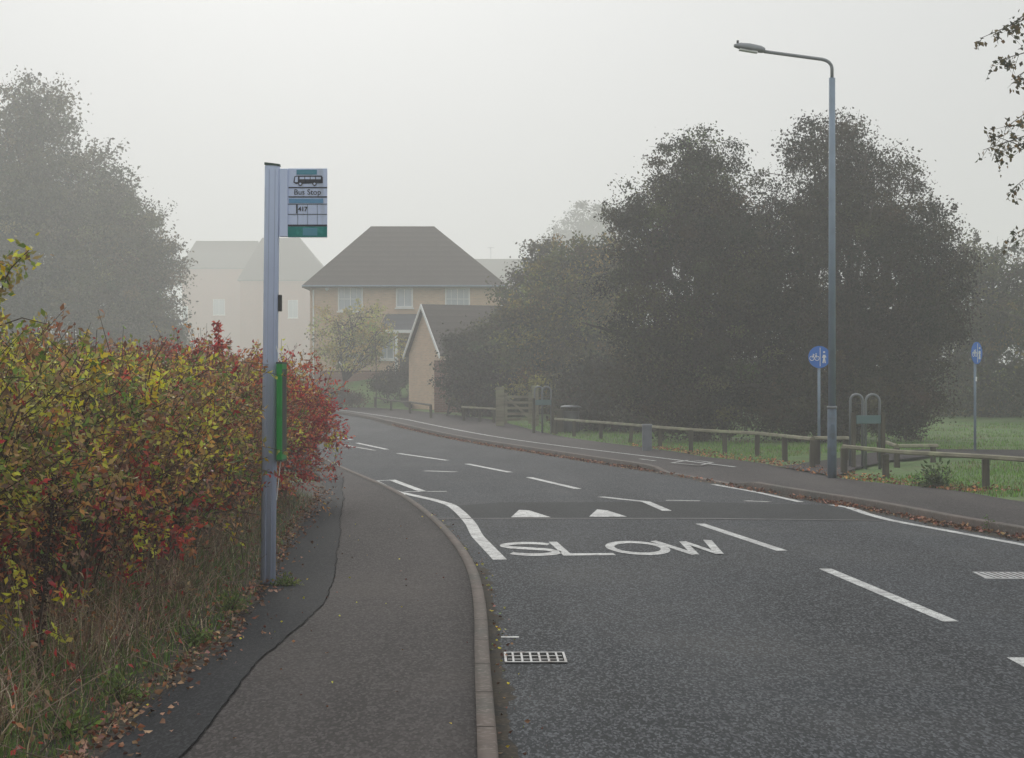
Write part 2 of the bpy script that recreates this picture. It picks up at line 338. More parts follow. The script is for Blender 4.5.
# path through the barrier on the right
pa = [G(836, 478, .09)[:2], G(856, 470, .09)[:2], G(890, 462, .09)[:2], G(935, 457, .09)[:2], G(1010, 459, .09)[:2], G(1100, 462, .09)[:2]]
pb = [G(780, 468, .09)[:2], G(830, 461, .09)[:2], G(872, 454, .09)[:2], G(925, 450.5, .09)[:2], G(1010, 451, .09)[:2], G(1100, 453, .09)[:2]]
strip('path', dens(pa, 40), dens(pb, 40), M['foot'], .125, 4)
# driveway beside the garage
strip('driveway', dens([G(372, 401)[:2], G(412, 408)[:2]], 10), dens([G(380, 391)[:2], G(420, 396)[:2]], 10), M['foot'], .14, 4)

# ------------------------------------------------------------------ road markings (parts of the road)
def flatpoly(name, pts, m, zo=.004, parent=road):
    """fill an outline on the ground, cut finely enough to follow it"""
    bm = bmesh.new(); vs = [bm.verts.new((p[0], p[1], float(T(p[0], p[1])) + zo)) for p in pts]; bm.faces.new(vs)
    bmesh.ops.recalc_face_normals(bm, faces=bm.faces); me = bpy.data.meshes.new(name); bm.to_mesh(me); bm.free()
    return link(name, me, m, parent)
def band(name, px, wd, m, zo=.004, parent=road, dz=0.0, n=None):
    P = np.array([G(x, y, dz)[:2] for x, y in px]); L_ = np.linalg.norm(np.diff(P, axis=0), axis=1).sum(); P = resample(P, n or max(4, int(L_ / .5)), False)
    t = np.gradient(P, axis=0); t /= np.linalg.norm(t, axis=1)[:, None]; nn = np.c_[t[:, 1], -t[:, 0]] * wd / 2
    return strip(name, P - nn, P + nn, m, zo + dz, 1, parent, None)
P_ = M['paint']; M['seamline'] = mat('worn_ramp_edge', (.12, .12, .12), .8, noise=[(5, 5, (.06, .06, .065), .4, .6)])
for a, b in (((700, 524), (782, 551)), ((825, 569), (951, 622)), ((1016, 658), (1160, 735)), ((529, 477.5), (578, 489)), ((467, 464), (510, 472.5)), ((398, 453.5), (447, 460.5)), ((357, 443), (387, 449.5)), ((335, 437), (352, 440))):
    band('centre_dash', [a, b], .11 if a[0] > 690 else .12, P_)
band('centre_dash', [(601, 497), (618, 499), (645, 501.5), (667, 511)], .12, P_)
band('edge_line', [(374, 481), (395, 491.5), (436, 500.5), (452, 505.5), (462, 514), (471, 524), (477, 536), (500, 560)], .13, P_)
band('bay_marking', [(392, 480), (405, 485), (424, 492)], .12, P_)
band('bay_marking', [(374, 481), (393, 480.3)], .1, P_); band('bay_marking', [(404, 492), (447, 491.5)], .12, P_)
band('faded_line', [(338, 444), (375, 450.5)], .1, M['oldpaint']); band('faded_line', [(425, 471), (455, 472)], .2, M['oldpaint'])
band('faded_line', [(666, 500.5), (700, 501)], .14, M['oldpaint']); band('faded_line', [(745, 501), (770, 502)], .14, M['oldpaint'])
band('edge_line', [(713, 484.5), (760, 493), (801, 502.3)], .1, P_, .0045)
band('edge_line', [(832, 505), (850, 508), (868, 514.5), (892, 521), (953, 532), (1023, 545), (1120, 566)], .11, P_, .0045)
band('gutter_mark', [(501, 637.5), (519, 637.5)], .06, P_)
flatpoly('speed_triangle', [G(*p)[:2] for p in ((511, 518), (519, 510.5), (529, 511), (551, 518))], P_, .009)
flatpoly('speed_triangle', [G(*p)[:2] for p in ((589, 517.5), (597, 510), (607, 511), (627, 517.3))], P_, .009)
flatpoly('asphalt_patch', [G(*p)[:2] for p in ((455, 518.5), (452, 506), (500, 502.5), (690, 502), (826, 505), (886, 521), (700, 519.5))], M['patch'], .002)
flatpoly('ramp_edge', [G(*p)[:2] for p in ((436, 519), (436, 518.4), (700, 518.4), (880, 520.6), (882, 521.1), (700, 519.2))], M['seamline'], .006)
# SLOW: strokes in a 0.5 x 0.5 letter, then stretched along the road as painted lettering is
def ell(cx, cy, rx, ry, a0, a1, n=18): return [(cx + rx * math.cos(R(a0 + (a1 - a0) * i / n)), cy + ry * math.sin(R(a0 + (a1 - a0) * i / n))) for i in range(n + 1)]
o0, ux, uy = Vector((-.065, 17.25)), Vector((1, .1)), Vector((-.11, 1.52))
def stroke(pts, wd, x0, closed=False):
    P = np.array(pts, float); n = len(P); V = []
    for i in range(n):
        a = P[(i - 1) % n] if closed or i else P[i]; b = P[(i + 1) % n] if closed or i < n - 1 else P[i]; t = b - a; t /= np.linalg.norm(t); q = np.array([-t[1], t[0]]) * wd / 2
        for s_ in (1, -1):
            p = P[i] + q * s_; g = o0 + ux * (x0 + p[0]) + uy * (p[1] / .5); V.append((g[0], g[1], .005))
    m_ = n if closed else n - 1
    return V, [(2 * i, 2 * i + 1, 2 * ((i + 1) % n) + 1, 2 * ((i + 1) % n)) for i in range(m_)]
mb = MB(); WD = .085
mb.add(*stroke(ell(.3, .35, .24, .11, 25, 180, 12) + [(.12, .3), (.3, .253), (.46, .21)] + ell(.3, .15, .24, .11, 0, -155, 12)[1:], WD, 0))
V, f_ = stroke([(.02, .5), (.02, 0)], WD, .57); mb.add(V, f_); V, f_ = stroke([(.063, .035), (.47, .035)], .07, .57); mb.add(V, f_)
mb.add(*stroke(ell(.3, .25, .26, .215, 0, 360, 32)[:-1], WD, 1.05, True))
V, f_ = stroke([(0, .5), (.17, .0)], .08, 1.62); mb.add(V, f_)
V, f_ = stroke([(.17, .0), (.285, .46)], .07, 1.62); mb.add([(a, b, .0065) for a, b, c in V], f_)
V, f_ = stroke([(.285, .46), (.40, .0)], .07, 1.62); mb.add([(a, b, .008) for a, b, c in V], f_)
V, f_ = stroke([(.40, .0), (.56, .5)], .08, 1.62); mb.add([(a, b, .0095) for a, b, c in V], f_)
mb.build('slow_lettering', P_, road)
# cycle line and marks on the right footway
band('cycle_line', [(325, 408), (341, 410.3), (408, 420), (478, 434), (566, 447), (657, 458), (735, 467.5)], .09, P_, .012, None, .1).__setitem__('kind', 'structure')
for q in ([(672, 463.5), (700, 466), (712, 463)], [(672, 463.5), (690, 460.5), (712, 463)], [(335, 411), (352, 411.5)], [(640, 459.5), (655, 461.5)]):
    band('cycle_mark', q, .09, M['oldpaint'], .014, None, .1).__setitem__('kind', 'structure')

# ------------------------------------------------------------------ gully grates
def grate(x, y, wx, wy, rz, label, plate=False):
    e = empty('gully_grate', (x, y, -.008), label, 'drain grate', None, rz)
    MB().box((0, 0, .010), (wx, wy, .008)).build('grate_pit', M['worniron' if plate else 'iron'], e)
    if plate:
        m = MB(); [m.box((-wx / 2 + .06 + k * .055, 0, .0145), (.009, wy * .8, .003), .12) for k in range(int(wx / .055) - 1)]; m.build('slots', M['iron'], e); return e
    m = MB()
    for s_ in (-1, 1): m.box((s_ * (wx / 2 - .007), 0, .012), (.014, wy, .014)); m.box((0, s_ * (wy / 2 - .012), .012), (wx - .028, .024, .014))
    m.build('grate_frame', M['worniron'], e)
    m = MB()
    for k in range(1, 7): m.box((-wx / 2 + wx * k / 7, 0, .0125), (.012, wy - .048, .012))
    for k in (-1, 1): m.box((0, k * wy / 6, .0105), (wx - .04, .02, .01))
    m.build('grate_bars', M['worniron'], e)
g1 = G(535, 658.5); grate(g1.x, g1.y, .36, .40, .02, 'rectangular slotted drain grate in the gutter beside the left kerb')
g2 = G(1022, 576); grate(g2.x + .12, g2.y, .95, .55, -.05, 'wide worn pale grate at the right edge of the carriageway', True)

# ================================================================== bus stop
py0 = G(268, 583, .1)
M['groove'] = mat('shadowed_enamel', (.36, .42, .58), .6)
M['capgreen'] = mat('dark_green_plastic', (.03, .06, .05), .5)
bs = empty('bus_stop_pole', py0, 'blue grey bus stop pole with flag sign and green case, standing beside the hedge', 'bus stop')
lean = .034
def bl_(z): return lean * z / 3.2
m = MB(); prof = [(.056 * math.copysign(abs(math.cos(a)) ** .55, math.cos(a)), .04 * math.copysign(abs(math.sin(a)) ** .55, math.sin(a))) for a in np.linspace(0, 2 * math.pi, 28, endpoint=False)]
V = [(x + bl_(z), y, z) for z in (-.1, 3.16) for x, y in prof]; n = len(prof)
m.add(V, [(i, (i + 1) % n, n + (i + 1) % n, n + i) for i in range(n)] + [tuple(range(n))]); m.build('pole', M['bluepost'], bs, smooth=True)
MB().prism([(x * 1.08, y * 1.1) for x, y in prof], lambda u, v: (u + lean, v, 3.161 - .12 * u), (0, 0, .016)).build('pole_cap', M['capgreen'], bs)
for gx_ in (-.018, .026): MB().box((gx_ + lean / 2, -.0395, 1.58), (.003, .004, 3.1), 0, math.atan(lean / 3.2)).build('groove', M['groove'], bs)
fl = MB().box((.052 + .034 + lean, 0, 2.88), (.064, .05, .515)).build('flag_bracket', M['bluepost'], bs, .004)
fx0, fx1, fz0, fz1 = .118 + lean, .415 + lean, 2.618, 3.14
fp = MB().box(((fx0 + fx1) / 2, 0, (fz0 + fz1) / 2), (fx1 - fx0, .022, fz1 - fz0)).build('flag_panel', M['bluepost'], bs, .003)
def fr(u0, v0, u1, v1, m_, name, k=1):     # rectangle on the flag face, u,v in 0..1 (v down)
    return MB().box((fx0 + (u0 + u1) / 2 * (fx1 - fx0), -.0115 - .0012 * k, fz1 - (v0 + v1) / 2 * (fz1 - fz0)), ((u1 - u0) * (fx1 - fx0), .0024, (v1 - v0) * (fz1 - fz0))).build(name, m_, fp)
fr(.22, .02, .74, .09, M['teal2'], 'teal_band'); fr(.02, .27, 1, .288, M['ink'], 'rule'); fr(.02, .405, 1, .423, M['ink'], 'rule')
fr(.03, .44, .9, .505, M['paleblue'], 'blue_band'); fr(.0, .845, 1, .995, M['teal'], 'green_band'); fr(.38, .862, .75, .975, M['teal2'], 'faded_patch', 2)
fr(0, .815, 1, .843, M['ink'], 'rule'); fr(0, .515, 1, .523, M['ink'], 'grid_rule'); fr(0, .662, 1, .67, M['ink'], 'grid_rule')
for u in (.25, .5, .75): fr(u - .005, .523, u + .005, .815, M['lamp'], 'grid_rule')
fr(.21, .525, .245, .655, M['ink'], 'dark_smudge', 1)
# the bus pictogram
def fp_pts(poly): return [(fx0 + u * (fx1 - fx0), fz1 - v * (fz1 - fz0)) for u, v in poly]
def fpoly(poly, m_, name, k): MB().prism(fp_pts(poly), lambda u, v: (u, -.0115 - .0012 * k, v), (0, -.0008, 0)).build(name, m_, fp)
fpoly([(.14, .205), (.17, .115), (.22, .105), (.86, .105), (.89, .13), (.89, .215), (.2, .225)], M['ink'], 'bus_pictogram', 1)
fpoly([(.19, .125), (.26, .12), (.25, .2), (.175, .2)], M['bluepost'], 'pictogram_windscreen', 2)
for k in range(4): fpoly([(.3 + k * .14, .125), (.42 + k * .14, .125), (.42 + k * .14, .158), (.3 + k * .14, .158)], M['bluepost'], 'pictogram_window', 2)
for u in (.32, .68): fpoly([(u + .055 * math.cos(a), .225 + .03 * math.sin(a)) for a in np.linspace(0, 6.28, 16, endpoint=False)], M['ink'], 'pictogram_wheel', 3); fpoly([(u + .03 * math.cos(a), .225 + .016 * math.sin(a)) for a in np.linspace(0, 6.28, 12, endpoint=False)], M['bluepost'], 'pictogram_hub', 4)
def text(s, x, y, z, size, m_, parent, name, ext=.0008, off=0.0):
    c = bpy.data.curves.new(name, 'FONT'); c.body = s; c.size = size; c.align_x = 'CENTER'; c.align_y = 'CENTER'; c.extrude = ext; c.offset = off
    t = bpy.data.objects.new('tmp', c); COL.objects.link(t); bpy.context.view_layer.update()
    me = bpy.data.meshes.new_from_object(t.evaluated_get(bpy.context.evaluated_depsgraph_get())); bpy.data.objects.remove(t)
    me.name = name; o = link(name, me, m_, parent); o.location = (x, y, z); o.rotation_euler = (R(90), 0, 0); return o
text('Bus Stop', (fx0 + fx1) / 2, -.014, fz1 - .347 * (fz1 - fz0), .058, M['ink'], fp, 'lettering')
text('417', fx0 + .38 * (fx1 - fx0), -.014, fz1 - .592 * (fz1 - fz0), .046, M['ink'], fp, 'route_number', off=.0012)
MB().box((.068 + lean * .7, .0, Zat(303, 14) - .1), (.026, .05, .125)).build('bracket_box', M['black'], bs, .004)
cs = MB().box((.088 + lean * .4, .01, (Zat(363, 14) + Zat(460, 14)) / 2 - .1), (.042, .30, .73)).build('timetable_case', M['green'], bs, .006)
MB().box((.1095 + lean * .4, .01, (Zat(363, 14) + Zat(460, 14)) / 2 - .1), (.002, .24, .64)).build('case_window', M['black'], cs)
for zc_ in (363, 460): MB().box((.088 + lean * .4, .01, Zat(zc_, 14) - .1), (.046, .304, .014)).build('case_end', M['capgreen'], cs)
c0 = .09 + lean * .4
MB().tube([(.062, -.03, Zat(345, 14) - .1), (c0, -.03, Zat(362, 14) - .1)], .0035, 5).build('cable_tie', M['white'], cs); MB().tube([(c0 - .005, -.03, Zat(461, 14) - .1), (.07, -.035, Zat(500, 14) - .1)], .003, 5).build('cable_tie', M['white'], cs)

# ================================================================== street lamp
b = G(832, 478, .1)
la = empty('street_lamp', b, 'tall blue grey street lamp column with a swan neck arm over the road', 'street lamp')
S = b.y / F
MB().tube([(0, 0, -.1), (0, 0, 1.13)], [.074, .074], 16).build('base_compartment', M['lampbase'], la, smooth=True)
MB().tube([(0, 0, 1.12), (0, 0, 1.16)], [.082, .082], 16).build('collar', M['galv'], la, smooth=True)
MB().box((0, -.074, .62), (.06, .006, .5)).build('access_door', M['lampbase'], la, .003)
ztop = Zat(78, b.y) - .1
MB().tube([(0, 0, 1.15), (-.0, 0, ztop)], [.06, .052], 14).build('column', M['lamp'], la, smooth=True)
zb = Zat(61, b.y) - .1
arc = [(0, 0, ztop - .05), (0, 0, zb - .12)] + [(-.2 + .2 * math.cos(R(a)), 0, zb - .12 + .15 * math.sin(R(a))) for a in (20, 40, 60, 80)] + [((764 - 832) * S, 0, Zat(51.5, b.y) - .1)]
MB().tube(arc, .028, 10).build('arm', M['galv'], la, smooth=True)
hx0, hx1 = (765 - 832) * S, (734 - 832) * S; hz = Zat(51, b.y) - .1
m = MB(); sec = [(hx0, .045, .05), (hx0 - .06, .07, .075), (hx0 - .25, .09, .085), (hx0 - .4, .085, .07), (hx1, .05, .03)]
V = []; nn = 14
for i, (x, ry, rz_) in enumerate(sec):
    zc = hz + (hx0 - x) * .16
    V += [(x, ry * math.cos(a), zc + rz_ * math.sin(a) * (1 if math.sin(a) > 0 else .55)) for a in np.linspace(0, 2 * math.pi, nn, endpoint=False)]
m.add(V, [(i * nn + k, i * nn + (k + 1) % nn, (i + 1) * nn + (k + 1) % nn, (i + 1) * nn + k) for i in range(len(sec) - 1) for k in range(nn)] + [tuple(range(nn)), tuple(range(4 * nn, 5 * nn))])
hd = m.build('lamp_head', M['galv'], la, smooth=True)
MB().box((hx0 - .27, 0, hz + .0), (.3, .12, .03), 0, .16).build('lens', M['white'], hd, .008)
MB().tube([(hx1 + .06, 0, hz + .11), (hx1 + .06, 0, hz + .17)], .02, 8).build('photocell', M['black'], hd)

# ================================================================== cycle signs
def cycle_sign(bx, zc, r, rz, label, sticker=None):
    e = empty('cycle_sign', bx, label, 'road sign', 'blue shared path signs', rz)
    MB().tube([(0, 0, -.1), (0, 0, zc - bx.z + r * .9)], .03, 10).build('post', M['lamp'], e, smooth=True)
    z = zc - bx.z
    d = MB().tube([(0, -.036, z), (0, -.05, z)], r, 40).build('disc', M['signblue'], e)
    MB().tube([(0, -.032, z), (0, -.0355, z)], r * .95, 30).build('backing', M['galv'], e)
    def rod(pts, w_): MB_.tube([(u * r, -.054, z + v * r) for u, v in pts], w_ * r, 6)
    MB_ = MB(); rod([(0.06, -.85), (.06, .85)], .03); MB_.build('divider', M['white'], d)
    MB_ = MB()
    for cx in (-.68, -.22): rod([(cx + .2 * math.cos(a), -.12 + .2 * math.sin(a)) for a in np.linspace(0, 6.283, 15)], .028)
    rod([(-.68, -.12), (-.56, .18), (-.3, .18), (-.22, -.12)], .028); rod([(-.56, .18), (-.45, -.12), (-.3, .18)], .028); rod([(-.3, .18), (-.25, .3), (-.36, .32)], .028); rod([(-.6, .24), (-.5, .24)], .035)
    MB_.build('bicycle_pictogram', M['white'], d)
    MB_ = MB(); rod([(.42, .2), (.42, -.1)], .1); rod([(.40, -.1), (.32, -.55)], .06); rod([(.44, -.1), (.52, -.55)], .06); rod([(.36, .18), (.27, -.08)], .04); rod([(.48, .18), (.58, -.05)], .04)
    rod([(.42, .36), (.42, .52)], .09); MB_.build('pedestrian_pictogram', M['white'], d)
    if sticker: MB().box((0, -.031, sticker - bx.z), (.055, .006, .1)).build('sticker', M['white'], e)
s1 = G(819, 462, .1); cycle_sign(s1, Zat(357, s1.y), .215, 0, 'round blue sign with white bicycle and pedestrian, just left of the street lamp')
s2 = G(975, 452, .09); cycle_sign(s2, Zat(353, s2.y), .25, R(48), 'round blue sign turned sideways on a lone post in the grass, right of the barrier', Zat(379, s2.y))

# ================================================================== timber rail fences
def fence(label, rail, posts, m_rail='timber', m_post='timberd', rr=.04, pr=.05):
    """rail: pixel trace (x, y, ground row below); posts: (x, top row, foot row)"""
    b0 = G(posts[0][0], posts[0][2], .09); e = empty('rail_fence', b0, label, 'fence', 'low timber knee rail fences')
    W = []
    for x, yt, yf in posts:
        g = G(x, yf, .09); top = Zat(yt, g.y); W.append((g, top))
        tilt = .12 if 625 < x < 635 else random.uniform(-.03, .03); h = max(.3, top - g.z)
        MB().box(g - b0 + Vector((tilt * h / 2, .0, h / 2 - .06)), (pr * 2, pr * 2, h + .12), random.uniform(-.1, .1), tilt).build('post', M[m_post], e, .01)
    pts = []
    for x, yr, yf in rail:
        g = G(x, yf, .09); pts.append(g - b0 + Vector((0, -.0, Zat(yr, g.y) - g.z)))
    for a, c in zip(pts[:-1], pts[1:]):
        d = c - a; m = MB(); u = d.normalized(); s_ = u.cross(Vector((0, 0, 1))).normalized(); q = s_.cross(u)
        sec_ = [s_ * x_ + q * z_ for x_, z_ in ((-rr, 0), (-rr * .7, rr), (0, rr * 1.35), (rr * .7, rr), (rr, 0), (rr * .6, -rr * .45), (-rr * .6, -rr * .45))]
        V = [a + u * .004 + k for k in sec_] + [c - u * .004 + k for k in sec_]; m.add(V, [(i, (i + 1) % 7, 7 + (i + 1) % 7, 7 + i) for i in range(7)] + [tuple(range(7)), tuple(range(7, 14))])
        m.build('rail', M[m_rail], e)
    return e
fence('long mossy knee rail fence between the timber gate and the street lamp',
      [(554, 419.5, 433), (601, 423, 439), (632, 425.5, 443), (659, 428, 448), (691, 430.5, 451), (725, 432.5, 453), (757, 434, 456), (785, 437, 461), (812, 440, 469)],
      [(556, 420, 434), (574, 421, 436), (601, 423, 439), (630, 426, 443), (660, 428, 448), (691, 430, 451.5), (725, 433, 453), (757, 435, 456), (785, 437, 461), (812, 440, 469)])
fence('knee rail fence running right from the street lamp past the leafy weeds',
      [(843, 447.5, 474), (899, 453, 479), (986, 458, 489), (1035, 461.5, 494), (1120, 468, 503)], [(844, 448, 474.5), (886, 454, 478), (986, 459, 489), (1060, 463, 497), (1120, 468, 503)])
fence('short far knee rail behind the lamp ending at the hoop barrier', [(813, 439, 467), (848, 439, 462)], [(817, 440, 466), (846, 440, 462)])
fence('knee rail fence beyond the hoop barrier crossing the grass', [(879, 440.5, 462), (897, 447, 466), (937, 446.5, 461)], [(880, 442, 463), (897, 448, 467), (933, 447, 462)])
fence('hazy low rail fence to the left of the timber gate', [(462, 407.5, 421), (497, 409.5, 423)], [(464, 408, 421), (480, 409, 422), (494, 410, 423)])
fence('distant dark rail fence beside the driveway and the brick garage', [(374, 397.5, 407), (391, 401, 410), (410, 402.5, 413), (431, 405.5, 417)], [(375, 397, 407), (391, 401, 410.5), (410, 402.5, 413.5), (431, 405, 418)], 'timberd')

# ================================================================== gate
g = G(500, 426, .09); S = g.y / F
gt = empty('timber_gate', g, 'five barred timber field gate between two thick posts', 'gate')
MB().box((0, 0, (426 - 387) * S / 2), (.28, .24, (426 - 387) * S)).build('gate_post', M['timber'], gt, .02)
gw = (531 - 503) * S
MB().box((gw + .24, 0, (430 - 388) * S / 2 - .05), (.24, .22, (430 - 388) * S)).build('gate_post', M['timber'], gt, .02)
for k in range(5): MB().box((.16 + gw / 2, 0, (.25 + k * .235 * 1.0) * (30 * S) / 1.25 + .02), (gw, .05, .085)).build('gate_bar', M['timber'], gt, .005)
h_ = 31 * S; MB().box((.2, -.04, h_ / 2 + .08), (.1, .03, h_)).build('gate_stile', M['timber'], gt)
MB().box((gw + .06, -.04, h_ / 2 + .08), (.1, .03, h_)).build('gate_stile', M['timber'], gt)
MB().box((.16 + gw / 2, -.045, h_ / 2 + .08), (math.hypot(gw * .85, h_ * .7), .03, .08), 0, math.atan2(h_ * .7, gw * .85)).build('gate_brace', M['timber'], gt)

# ================================================================== hoop barriers
def barrier(base, sc_, label):
    e = empty('hoop_barrier', base, label, 'barrier', 'steel hoop cycle barriers', R(8)); 
    def hoop(x0, x1, h, y): 
        r = abs(x1 - x0) / 2; c = (x0 + x1) / 2
        pts = [(x0, y, -.05)] + [(c - r * math.cos(R(a)), y, h - r + r * math.sin(R(a))) for a in range(0, 181, 20)] + [(x1, y, -.05)]
        MB().tube([(p[0] * sc_, p[1] * sc_, p[2] * sc_) for p in pts], .025 * sc_, 8).build('hoop', M['galv'], e, smooth=True)
    hoop(-.2, .03, 1.33, .28); hoop(-.04, .22, 1.33, -.1)
    for x in (-.3, .25): MB().box((x * sc_, -.2 * sc_, .5 * sc_), (.07 * sc_, .07 * sc_, 1.0 * sc_)).build('timber_post', M['timberd'], e, .01)
    MB().box((-.02 * sc_, -.2 * sc_, .88 * sc_), (.46 * sc_, .03 * sc_, .15 * sc_)).build('cross_panel', M['teline'], e, .005)
barrier(G(866, 468, .1), 1.0, 'pair of steel hoops with timber posts behind the street lamp')
gb = G(543, 433, .09); barrier(gb, 1.06 , 'hazy steel hoops with timber posts beside the field gate')

# ================================================================== bollard, bin
g = G(647, 450.5, .1); S = g.y / F
e = empty('short_bollard', g, 'short square grey bollard at the back of the footway in front of the long rail', 'bollard')
MB().box((0, 0, .27), (.21, .21, .6)).build('shaft', M['bollard'], e, .015); MB().box((0, 0, .585), (.235, .235, .04)).build('cap', M['galv'], e, .01)
g = G(574, 436, .09) + Vector((0, 3, 0)); S = g.y / F
e = empty('litter_bin', g, 'dark litter bin with a pale domed lid behind the rail fence near the gate', 'litter bin')
zt = Zat(405, g.y) - g.z
MB().tube([(0, 0, 0), (0, 0, .05), (0, 0, zt * .78)], [.2, .24, .27], 16).build('bin_body', M['bin'], e, smooth=True)
MB().tube([(0, 0, zt * .92), (0, 0, zt * .97), (0, 0, zt)], [.34, .28, .12], 16).build('lid', M['galv'], e, smooth=True)
for k in range(3): MB().tube([(.24 * math.cos(k * 2.1), .24 * math.sin(k * 2.1), zt * .76), (.24 * math.cos(k * 2.1), .24 * math.sin(k * 2.1), zt * .93)], .015, 6).build('lid_support', M['bin'], e)
MB().box((-.33, -.2, zt * .45), (.2, .14, zt * .8)).build('side_box', M['timberd'], e, .02)

# ================================================================== houses
def hip_roof(w_, d, z0, h, rl0, rl1, over=.35, th=.14):
    """ridge from x=rl0 to x=rl1 at y=d/2"""
    a = [(-over, -over, z0), (w_ + over, -over, z0), (w_ + over, d + over, z0), (-over, d + over, z0), (rl0, d / 2, z0 + h), (rl1, d / 2, z0 + h)]
    m = MB(); m.add(a, [(0, 1, 5, 4), (1, 2, 5), (2, 3, 4, 5), (3, 0, 4)]); b = [(x, y, z - th) for x, y, z in a[:4]]
    m.add(a[:4] + b, [(0, 1, 5, 4), (1, 2, 6, 5), (2, 3, 7, 6), (3, 0, 4, 7), (4, 5, 6, 7)]); return m
def window(e, x, z, w_, h, y=0, cols=2, bars=False, parent_y=None):
    fr_ = MB(); t = .07
    fr_.box((x, y - .03, z + h / 2 - t / 2), (w_, .08, t)); fr_.box((x, y - .03, z - h / 2 + t / 2), (w_, .08, t))
    for s_ in (-1, 1): fr_.box((x + s_ * (w_ / 2 - t / 2), y - .03, z), (t, .08, h - 2 * t))
    wi = fr_.build('window', M['upvc'], e)
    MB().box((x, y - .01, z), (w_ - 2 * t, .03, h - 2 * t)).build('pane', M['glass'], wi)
    m = MB()
    for c in range(1, cols): m.box((x - w_ / 2 + w_ * c / cols, y - .032, z), (.04, .05, h - 2 * t))
    if bars:
        m.box((x, y - .031, z), (w_ - 2 * t, .04, .025))
        for c in range(cols):
            m.box((x - w_ / 2 + w_ * (c + .5) / cols, y - .03, z), (.018, .034, h - 2 * t))
    m.build('glazing_bar', M['upvc'], wi)
    MB().box((x, y - .05, z - h / 2 - .045), (w_ + .12, .14, .07)).build('sill', M['upvc'], wi)
# main house
HY = 97.0; S = HY / F; hx = (310 - 512) * S; hz0 = Zat(384, HY)
ho = empty('detached_house', (hx, HY, hz0), 'buff brick detached house with a large brown hipped roof behind the small yellow tree', 'house')
ze = Zat(286, HY) - hz0; Wd = (500 - 310) * S
MB().box((Wd / 2, 4, ze / 2 + .35), (Wd, 8, ze - .7)).build('wall', M['buff'], ho)
MB().box((Wd / 2, 4, 0), (Wd + .03, 8.03, 1.3)).build('plinth', M['buffred'], ho)
hip_roof(Wd, 8, ze + .04, Zat(227, HY + 4) - Zat(286, HY), (371 - 512) * (HY + 4) / F - hx, (434 - 512) * (HY + 4) / F - hx).build('roof', M['rooft'], ho)
MB().box((Wd / 2, -.38, ze - .06), (Wd + .76, .04, .12)).build('fascia', M['timberd'], ho)
MB().tube([(-.38, -.44, ze - .02), (Wd + .38, -.44, ze - .02)], .045, 8).build('gutter', M['lamp'], ho)
MB().tube([(.18, -.06, ze - .2), (.18, -.06, .1)], .04, 8).build('downpipe', M['upvc'], ho)
def hw_(px0, px1, py0_, py1_, **k): window(ho, (px0 + px1) / 2 * S - 512 * S - hx, Zat((py0_ + py1_) / 2, HY) - hz0, (px1 - px0) * S, (py1_ - py0_) * S, **k)
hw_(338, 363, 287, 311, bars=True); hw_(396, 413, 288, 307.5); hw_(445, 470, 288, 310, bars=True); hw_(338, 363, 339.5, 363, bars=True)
X = lambda px: (px - 512) * S - hx; Z = lambda py: Zat(py, HY) - hz0
pc = MB().add([(X(380), -1.1, Z(331)), (X(424), -1.1, Z(331)), (X(424), 0, Z(314)), (X(386), 0, Z(314)), (X(380), 0, Z(331)), (X(424), 0, Z(331))], [(0, 1, 2, 3), (0, 4, 5, 1), (0, 3, 4), (1, 5, 2)]).build('porch_roof', M['slate'], ho)
MB().box(((X(380) + X(424)) / 2, -1.12, Z(332)), (X(424) - X(380), .05, .16)).build('porch_fascia', M['upvc'], pc)
MB().box((X(397.5), -1.0, Z(356)), (.14, .14, Z(333) - Z(380))).build('porch_column', M['upvc'], pc)
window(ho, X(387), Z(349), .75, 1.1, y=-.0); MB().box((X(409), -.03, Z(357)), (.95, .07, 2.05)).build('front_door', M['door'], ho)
MB().tube([(X(327), 0, Z(289)), (X(327), -.12, Z(289))], .09, 10).build('alarm_box', M['white'], ho)
# garage
GC = G(442, 412); a1 = R(27); L1, L2 = 6.0, 3.6
ga = empty('brick_garage', GC, 'small buff brick garage with a steep gable at the bend, half hidden by ivy', 'garage', None, a1)
